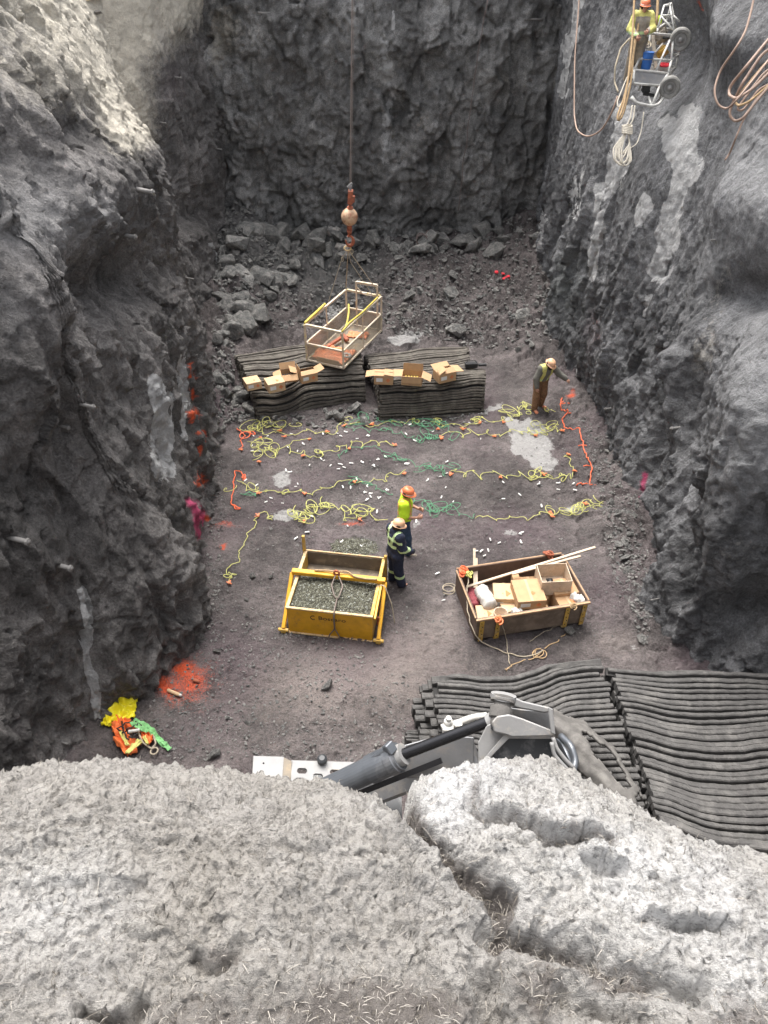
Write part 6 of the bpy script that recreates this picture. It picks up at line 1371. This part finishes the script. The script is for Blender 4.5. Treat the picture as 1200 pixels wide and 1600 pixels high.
m = MB(); m.box(E(700, 1140, 4.68), (.07, .05, .06)); m.box(E(716, 1133, 4.7), (.05, .05, .05)); m.lathe([(.03, 0), (.03, .05), (.018, .055), (.018, .08)], 10, Matrix.Translation(E(700, 1133, 4.7))); m.build('hose_fitting', M_['bag_white'], EX, bevel=.006)
# pin boss and clevis plates
pa, pb_ = E(787, 1088, 4.32), E(779, 1136, 4.25)
px_ = (pb_-pa).normalized()
cyl(pa, pb_, .052, 'pin', 'torn_grey', rings=lambda Ln: [(.05, 0), (.072, .004), (.072, .035), (.05, .04), (.05, .06), (.066, .065), (.066, Ln-.05), (.052, Ln-.045), (.052, Ln)])
cyl(E(787, 1085, 4.32), E(786, 1092, 4.32), .075, 'pin_cap', 'pale_steel')
cyl(E(781, 1136, 4.22), E(780, 1141, 4.22), .05, 'pin_cap', 'bucket_dark')
plate([(776, 1090), (783, 1084), (798, 1086), (816, 1095), (858, 1105), (864, 1112), (850, 1114), (812, 1107), (790, 1100)], 4.42, .05, 'clevis_plate', 'pale_steel', .008)
plate([(768, 1128), (776, 1119), (795, 1116), (815, 1122), (866, 1142), (867, 1150), (800, 1152), (790, 1148), (772, 1144)], 4.16, .045, 'clevis_plate', 'pale_steel', .008)
plate([(790, 1104), (814, 1108), (862, 1112), (866, 1143), (815, 1122), (795, 1114)], 4.50, .04, 'web_plate', 'silver_steel', .006)
plate([(856, 1104), (864, 1108), (868, 1148), (861, 1146)], 4.14, .28, 'web_plate', 'pale_steel', .005)
plate([(772, 1128), (760, 1134), (747, 1160), (748, 1215), (752, 1215), (790, 1160), (792, 1148)], 4.24, .035, 'bucket_flank', 'pale_steel', .005)
plate([(793, 1151), (865, 1152), (868, 1230), (750, 1230), (752, 1196)], 4.22, .05, 'bucket_shell', 'bucket_dark', .01)
plate([(864, 1150), (876, 1160), (896, 1200), (896, 1240), (866, 1240)], 4.34, .05, 'bucket_shell', 'bucket_dark', .01)
plate([(786, 1150), (793, 1146), (866, 1149), (866, 1154), (795, 1154), (752, 1198), (749, 1194)], 4.19, .02, 'bucket_lip', 'pale_steel', .003)
for pts in ([(864, 1152, 4.16), (870, 1170, 4.15), (884, 1188, 4.15), (897, 1200, 4.15)], [(862, 1160, 4.14), (866, 1180, 4.14), (880, 1196, 4.14), (890, 1206, 4.14)]):
    MB().tube(catmull([E(*p) for p in pts], 14), .012, 7).build('lip_rib', M_['pale_steel'], EX, smooth=True)
m = MB()
for k, (pts) in enumerate(([(876, 1150, 4.6), (892, 1165, 4.5), (900, 1190, 4.45), (893, 1210, 4.4)], [(870, 1158, 4.6), (884, 1175, 4.5), (890, 1195, 4.45), (880, 1215, 4.4)])): m.tube(catmull([E(*p) for p in pts], 14), .022, 8)
m.build('hose', M_['rust_red'] if False else M_['cylinder_steel'], EX, smooth=True)
# slotted steel plate at the far left of the arm
GP = thing('slotted_plate', 'pale steel plate with oval slots lying behind the earth bank, left of the cylinder', 'steel plate', E(480, 1215, 5.1))
q00, q10, q01 = E(396, 1181, 5.0), E(590, 1187, 5.2), E(396, 1240, 4.85)
gx, gy = (q10-q00).normalized(), None; gy = (q01-q00); gy = (gy-gx*gy.dot(gx)).normalized(); gz = gx.cross(gy)
pm = F/5.05
def gp_(x, y, z=0): return q00+gx*((x-396)/pm)+gy*((y-1181)/pm)+gz*z
def slotted(x0, x1, y0, y1, holes, th, name, mat):
    bm = bmesh.new(); outer = [gp_(x0, y0), gp_(x1, y0), gp_(x1, y1), gp_(x0, y1)]; es = []
    def loop(ps):
        vs = [bm.verts.new(p) for p in ps]
        for i in range(len(vs)): es.append(bm.edges.new((vs[i], vs[(i+1) % len(vs)])))
    loop(outer)
    for (cx_, cy_, w_, h_) in holes:
        ps = []
        for k in range(20):
            a = 2*math.pi*k/20; xx = cx_+(w_-h_)/2*(1 if math.cos(a) > 0 else -1)+h_/2*math.cos(a); ps.append(gp_(xx, cy_+h_/2*math.sin(a)))
        loop(ps)
    r = bmesh.ops.triangle_fill(bm, edges=es, use_beauty=True)
    ex = bmesh.ops.extrude_face_region(bm, geom=[f for f in bm.faces]); bmesh.ops.translate(bm, vec=gz*th, verts=[g for g in ex['geom'] if isinstance(g, bmesh.types.BMVert)])
    bmesh.ops.recalc_face_normals(bm, faces=bm.faces)
    Mi = WM[GP.name].inverted(); bm.transform(Mi); me = bpy.data.meshes.new(name); bm.to_mesh(me); bm.free(); return mesh_obj(name, me, M_[mat], GP)
slotted(455, 580, 1186, 1245, [(472, 1202, 16, 9), (497, 1210, 16, 9), (524, 1203, 16, 9), (469, 1217, 16, 9), (520, 1222, 14, 8)], .03, 'slotted_panel', 'pale_steel')
slotted(396, 443, 1181, 1245, [(412, 1192, 3, 3)], .03, 'end_panel', 'pale_steel')
MB().prism([gp_(443, 1182), gp_(457, 1188), gp_(451, 1245), gp_(440, 1245)], gz*.05).build('joint_strip', M_['deck_grey'], GP)
m = MB(); m.lathe([(.03, 0), (.035, .01), (.035, .04), (.02, .05)], 10, Matrix.Translation(gp_(504, 1187))); m.build('bolt_head', M_['bucket_dark'], GP)
m = MB().box(gp_(520, 1250, .15), (1.0, .5, .06)); m.build('back_plate', M_['bucket_dark'], GP)
# torn rubber-and-mud chute beside the bucket
n1, n2 = 60, 34; V = []; ok = []
for i in range(n1):
    for j in range(n2):
        u, v = i/(n1-1), j/(n2-1)
        cxp = 862+(1010-862)*u**.9+(v-.5)*0; cyp = 1108+(1250-1108)*u**1.15
        ex_, ey = 42+38*u, -46-6*u
        e1x = np.interp(u, [0, .35, .6, .85, 1], [866, 925, 965, 1003, 1012]); e1y = np.interp(u, [0, .35, .6, .85, 1], [1104, 1127, 1165, 1222, 1258])
        e0x = np.interp(u, [0, .3, .6, 1], [862, 882, 906, 965]); e0y = np.interp(u, [0, .3, .6, 1], [1150, 1182, 1215, 1275])
        x = e0x*(1-v)+e1x*v; y = e0y*(1-v)+e1y*v
        z = 1.35+.35*math.sin(math.pi*v)*(1-.3*u)+.05*float(vnoise(np.array([u*7]), np.array([v*4.]), np.array([0.]), 5)[0])
        V.append(P(x, y, z)); 
        g1_ = float(vnoise(np.array([u*4.3+3]), np.array([v*3.]), np.array([1.]), 15)[0])+.5*float(vnoise(np.array([u*13.]), np.array([v*9.]), np.array([1.]), 16)[0])
        hole = ((u-.62)/.24)**2+((v-.66)/.15)**2 < 1+g1_*1.3
        edge = v > .93+.1*g1_ or v < .07-.1*g1_ or u > .96+.1*g1_
        ok.append(not (hole or edge))
mb = MB(); f = [tuple(int(x) for x in q) for q in grid_faces(n1, n2) if all(ok[int(x)] for x in q)]; k = len(V)
mb._add(V+[v_-Vector((0, 0, .05)) for v_ in V], f+[tuple(x+k for x in q[::-1]) for q in f])
from collections import Counter
ec = Counter(tuple(sorted((q[i], q[(i+1) % 4]))) for q in f for i in range(4))
for q in f:
    for i in range(4):
        a, b = q[i], q[(i+1) % 4]
        if ec[tuple(sorted((a, b)))] == 1: mb.f.append((b, a, a+k, b+k)); mb.mi.append(0)
top('rubber_chute', mb, M_['torn_grey'], 'torn grey rubber chute with a ragged hole beside the excavator bucket', 'chute', smooth=True)
# ------------------------------------------------------------------ the near bank: pale shotcrete over fibrous earth
SIL = [(-900, 1215), (-300, 1214), (0, 1207), (80, 1197), (200, 1190), (330, 1196), (420, 1217), (500, 1226), (560, 1236), (612, 1246), (632, 1238), (650, 1212), (690, 1199), (760, 1191), (850, 1194), (900, 1206), (980, 1240), (1060, 1280), (1120, 1302), (1200, 1322), (1500, 1370), (2100, 1440)]
def build_bank():
    Rr = .36; ztop = 9.02; PHI = R(32)
    X0 = np.concatenate([np.linspace(-6, -1.45, 60), np.arange(-1.45, 1.5, .0056), np.linspace(1.5, 6, 60)])
    # arc-length parameter: flat part, lip, drop
    t = np.concatenate([np.linspace(-3.2, -1.05, 26), np.arange(-1.05, .66, .0056), np.linspace(.67, 1.5, 22), np.linspace(1.7, 9.2, 24)])
    zs = ztop-Rr+Rr*math.sin(PHI)
    # silhouette pixel -> crest position
    sx = np.array([s[0] for s in SIL], float); sy = np.array([s[1] for s in SIL], float)
    pts = [P(a, b, zs) for a, b in SIL]; cxs = np.array([p.x for p in pts]); cys = np.array([p.y for p in pts])
    yc = np.interp(X0, cxs, cys)-Rr*math.cos(PHI)-.0
    X, T = np.meshgrid(X0, t); YC = np.broadcast_to(yc, X.shape)
    a = np.clip(T/Rr, 0, math.pi/2)
    Yb = YC+np.where(T < 0, T, Rr*np.sin(a)); Zb = ztop-np.where(T < 0, 0, Rr*(1-np.cos(a)))-np.maximum(T-Rr*math.pi/2, 0)
    Zb = Zb-.10*np.clip(-T, 0, 3)-.12*sstep(.35, 1.2, -T)
    NY, NZ = np.where(T < 0, 0, np.sin(a)), np.where(T < 0, 1, np.cos(a))
    px, py = proj(X, Yb, Zb)
    wx = X+.05*vnoise(X*6, Yb*6, Zb*6, 401); wy = Yb+.05*vnoise(X*6, Yb*6, Zb*6, 402); wz = Zb
    d = .055*fbm(wx*2.2, wy*2.2, wz*2.2, 2, 410)
    lump = lambda s, sd: .5-np.abs(vnoise(wx*s, wy*s, wz*s, sd))*2
    d = d*.7+.014*lump(5.5, 411)+.011*lump(12, 412)+.0075*vnoise(wx*26, wy*26, wz*26, 413)+.006*lump(52, 414)+.007*vnoise(wx*45, wy*45, wz*45, 415)+.006*vnoise(wx*90, wy*90, wz*90, 416)
    clod = facet(wx*19, wy*19, wz*19, 417, 1.2); d = d+.011*clod+.010*facet(wx*38, wy*38, wz*38, 418, 1.3)+.006*facet(wx*75, wy*75, wz*75, 419, 1.3)-.010
    damp = sstep(1450, 1600, py)*sstep(380, 520, px)*sstep(760, 640, px)   # smoother trodden spot at the bottom
    d = d*(1-.65*damp)
    qx, qy = px+16*vnoise(X*7, Yb*7, Zb, 421), py+16*vnoise(X*7, Yb*7, Zb, 422)
    G = lambda pts, w: np.exp(-(dpoly(qx, qy, pts)/w)**2)
    rim1 = [(738, 1232), (765, 1268), (815, 1284), (850, 1302), (905, 1308), (950, 1312)]
    def ledge(pts, amp, up=34, dn=9, lo=.55):
        dd = dpoly(qx, qy, pts); yl = np.interp(qx, [p[0] for p in pts], [p[1] for p in pts]); s = np.where(qy > yl, dd, -dd)
        amp = amp*sstep(pts[0][0]-20, pts[0][0]+26, qx)*sstep(pts[-1][0]+20, pts[-1][0]-50, qx)
        return amp*np.where(s < 0, np.exp(-(s/up)**2)*sstep(3, -12, s)*1.0, 0)-amp*lo*np.exp(-((s-3)/dn)**2)
    d = d+ledge([(740, 1238), (770, 1268), (820, 1288), (870, 1306), (950, 1314)], .062)
    d = d+ledge([(905, 1345), (945, 1352), (985, 1345)], .05)+ledge([(1005, 1430), (1060, 1440), (1110, 1434), (1150, 1440)], .06)
    d = d+ledge([(1150, 1392), (1198, 1400)], .04)
    d = d-.10*G([(618, 1252), (670, 1300), (740, 1352), (790, 1400)], 20)+.05*G([(600, 1275), (640, 1305), (700, 1345)], 16)-.03*G([(790, 1400), (770, 1470), (760, 1560)], 24)
    d = d-.09*G([(770, 1450), (830, 1475), (930, 1480), (1000, 1520), (1090, 1545)], 22)-.08*G([(770, 1520), (790, 1600)], 26)-.05*G([(880, 1560), (1010, 1590)], 18)
    d = d+ledge([(20, 1372), (80, 1384), (130, 1376), (190, 1384), (250, 1370)], .02)+ledge([(210, 1450), (250, 1462), (290, 1470)], .02)+ledge([(400, 1335), (440, 1325), (500, 1338), (560, 1320)], .018)+ledge([(290, 1502), (330, 1516), (372, 1508)], .03)
    d = d-.03*G([(300, 1500), (330, 1512), (372, 1505), (378, 1490)], 16)-.07*G([(130, 1578), (200, 1592), (220, 1570)], 12)
    d = d+.04*G([(700, 1215), (760, 1205), (850, 1215)], 26)
    d = d*sstep(2.2, 1.0, T)
    jit = sstep(1.0, .6, T)
    Y = Yb+NY*d+jit*(.009*vnoise(X*26, Yb*26, Zb*26, 451)+.008*vnoise(X*60, Yb*60, Zb*60, 452)); Z = Zb+NZ*d
    X = X+jit*(.009*vnoise(X*26, Yb*26, Zb*26, 453)+.008*vnoise(X*60, Yb*60, Zb*60, 454))
    earth = np.maximum.reduce([.75*damp, .85*np.exp(-(dpoly(qx, qy, [(640, 1262), (700, 1322), (800, 1400), (790, 1470)])/20)**2), .7*blob(qx, qy, 680, 1570, 90, 40), .62*G([(790, 1470), (900, 1490), (1000, 1530)], 34), .6*blob(qx, qy, 845, 1560, 50, 60), .55*blob(qx, qy, 345, 1500, 45, 22), .5*blob(qx, qy, 170, 1580, 60, 22), .42*G(rim1, 18), .5*sstep(.30, -.3, vnoise(X*2.5, Yb*2.5, Zb, 431)+.02*(1500-py)*.1)*sstep(1480, 1600, py)])  # bare earth, plus shade painted into the crevices below the ledges
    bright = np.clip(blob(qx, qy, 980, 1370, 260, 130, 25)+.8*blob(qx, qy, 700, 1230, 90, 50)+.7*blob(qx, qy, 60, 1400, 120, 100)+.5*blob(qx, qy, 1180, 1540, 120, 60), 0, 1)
    cav = np.clip(-d*14+.1, 0, 1)
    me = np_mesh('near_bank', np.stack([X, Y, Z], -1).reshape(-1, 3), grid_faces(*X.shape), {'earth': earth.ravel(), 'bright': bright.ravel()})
    m, nt, b = new_mat('pale_bank'); g = nt.nodes.new('ShaderNodeNewGeometry').outputs['Position']
    n1_ = noise(nt, 9, 6, .7, g); n2_ = noise(nt, 60, 5, .7, g); n3 = noise(nt, 2.5, 4, .6, g)
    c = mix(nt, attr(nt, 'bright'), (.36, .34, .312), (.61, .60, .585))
    c = mix(nt, .7, c, ramp(nt, n1_, [(.3, .62), (.5, .95), (.7, 1.15)]), 'MULTIPLY')
    c = mix(nt, .9, c, ramp(nt, n2_, [(.34, .4), (.48, 1.), (.7, 1.25)]), 'MULTIPLY')
    c = mix(nt, .4, c, ramp(nt, n3, [(.35, (.85, .82, .78)), (.65, (1.05, 1.05, 1.08))]), 'MULTIPLY')
    k = math_(nt, 'ADD', attr(nt, 'earth'), math_(nt, 'MULTIPLY', math_(nt, 'SUBTRACT', noise(nt, 30, 6, .75, g), .5), 1.3))
    c = mix(nt, math_(nt, 'MULTIPLY', ramp(nt, k, [(.28, 0.), (.62, 1.)]), .9), c, mix(nt, n2_, (.07, .058, .05), (.20, .175, .16)))
    L(nt, c, b.inputs['Base Color']); b.inputs['Roughness'].default_value = .95
    fi = noise(nt, 140, 5, .7, g); st = nt.nodes.new('ShaderNodeMapping'); st.inputs['Scale'].default_value = (60, 260, 60); L(nt, g, st.inputs[0]); fb = noise(nt, 1, 4, .6, st.outputs[0], 1.5)
    bump(nt, b, math_(nt, 'ADD', math_(nt, 'MULTIPLY', n2_, 1.0), math_(nt, 'ADD', math_(nt, 'MULTIPLY', fi, .5), math_(nt, 'MULTIPLY', fb, .35))), 1.0, .022)
    MATS['pale_bank'] = m
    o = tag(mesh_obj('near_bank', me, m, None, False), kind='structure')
    # fibres and dry straw
    rr = np.random.RandomState(5); mb = MB(); W = earth[:, :]; ncol = X.shape[1]; nrow = X.shape[0]
    prob = (.12+3.5*np.clip(W, 0, 1)**1.5)*((T > -1.02) & (T < .62)) * ((X > -1.5) & (X < 1.55)); cdf = np.cumsum(prob.ravel()); cdf /= cdf[-1]
    pick = np.searchsorted(cdf, rr.rand(14000)); Xf, Yf, Zf = X.ravel(), Y.ravel(), Z.ravel(); NYf, NZf = NY.ravel(), NZ.ravel()
    vs = []; fs = []; mi = []
    for n_, i in enumerate(pick):
        p = Vector((Xf[i], Yf[i], Zf[i])); nn = Vector((0, NYf[i], NZf[i])); a_ = rr.rand()*6.28
        tg = Vector((math.cos(a_), math.sin(a_)*NZf[i], -math.sin(a_)*NYf[i])); lift = rr.rand()**2*.9
        if rr.rand() < .12: lift = .8+rr.rand()
        ln_ = .008+.022*rr.rand()**1.5+(.06*rr.rand() if rr.rand() < .03 else 0); w_ = .0004+.0007*rr.rand(); dr = (tg+nn*lift).normalized(); sd = dr.cross(nn+Vector((.01, 0, .02))).normalized()*w_; dn = dr.cross(sd).normalized()*w_*.8
        md = p+dr*ln_*.55+nn*.006*rr.rand(); en = p+dr*ln_+tg*ln_*.15-nn*ln_*.2*rr.rand(); p = p-nn*.004
        b0_ = len(vs)
        for c_, s_ in ((p, 1), (md, .85), (en, .35)): vs += [c_-sd*s_, c_+sd*s_, c_+dn*s_*1.6]
        for r_ in (0, 3): fs += [(b0_+r_, b0_+r_+1, b0_+r_+4, b0_+r_+3), (b0_+r_+1, b0_+r_+2, b0_+r_+5, b0_+r_+4), (b0_+r_+2, b0_+r_, b0_+r_+3, b0_+r_+5)]
        mi += [0 if rr.rand() < .55 else 1]*6
    mb.v = vs; mb.f = fs; mb.mi = mi
    simple('straw_pale', (.36, .33, .29), .9, 0, .2); simple('straw_dark', (.12, .105, .085), .9, 0, .3)
    tag(mb.build('dry_fibres', [M_['straw_pale'], M_['straw_dark']]), 'dry pale fibres and straw sticking out of the near earth bank', 'dry grass', None, 'stuff')
build_bank()
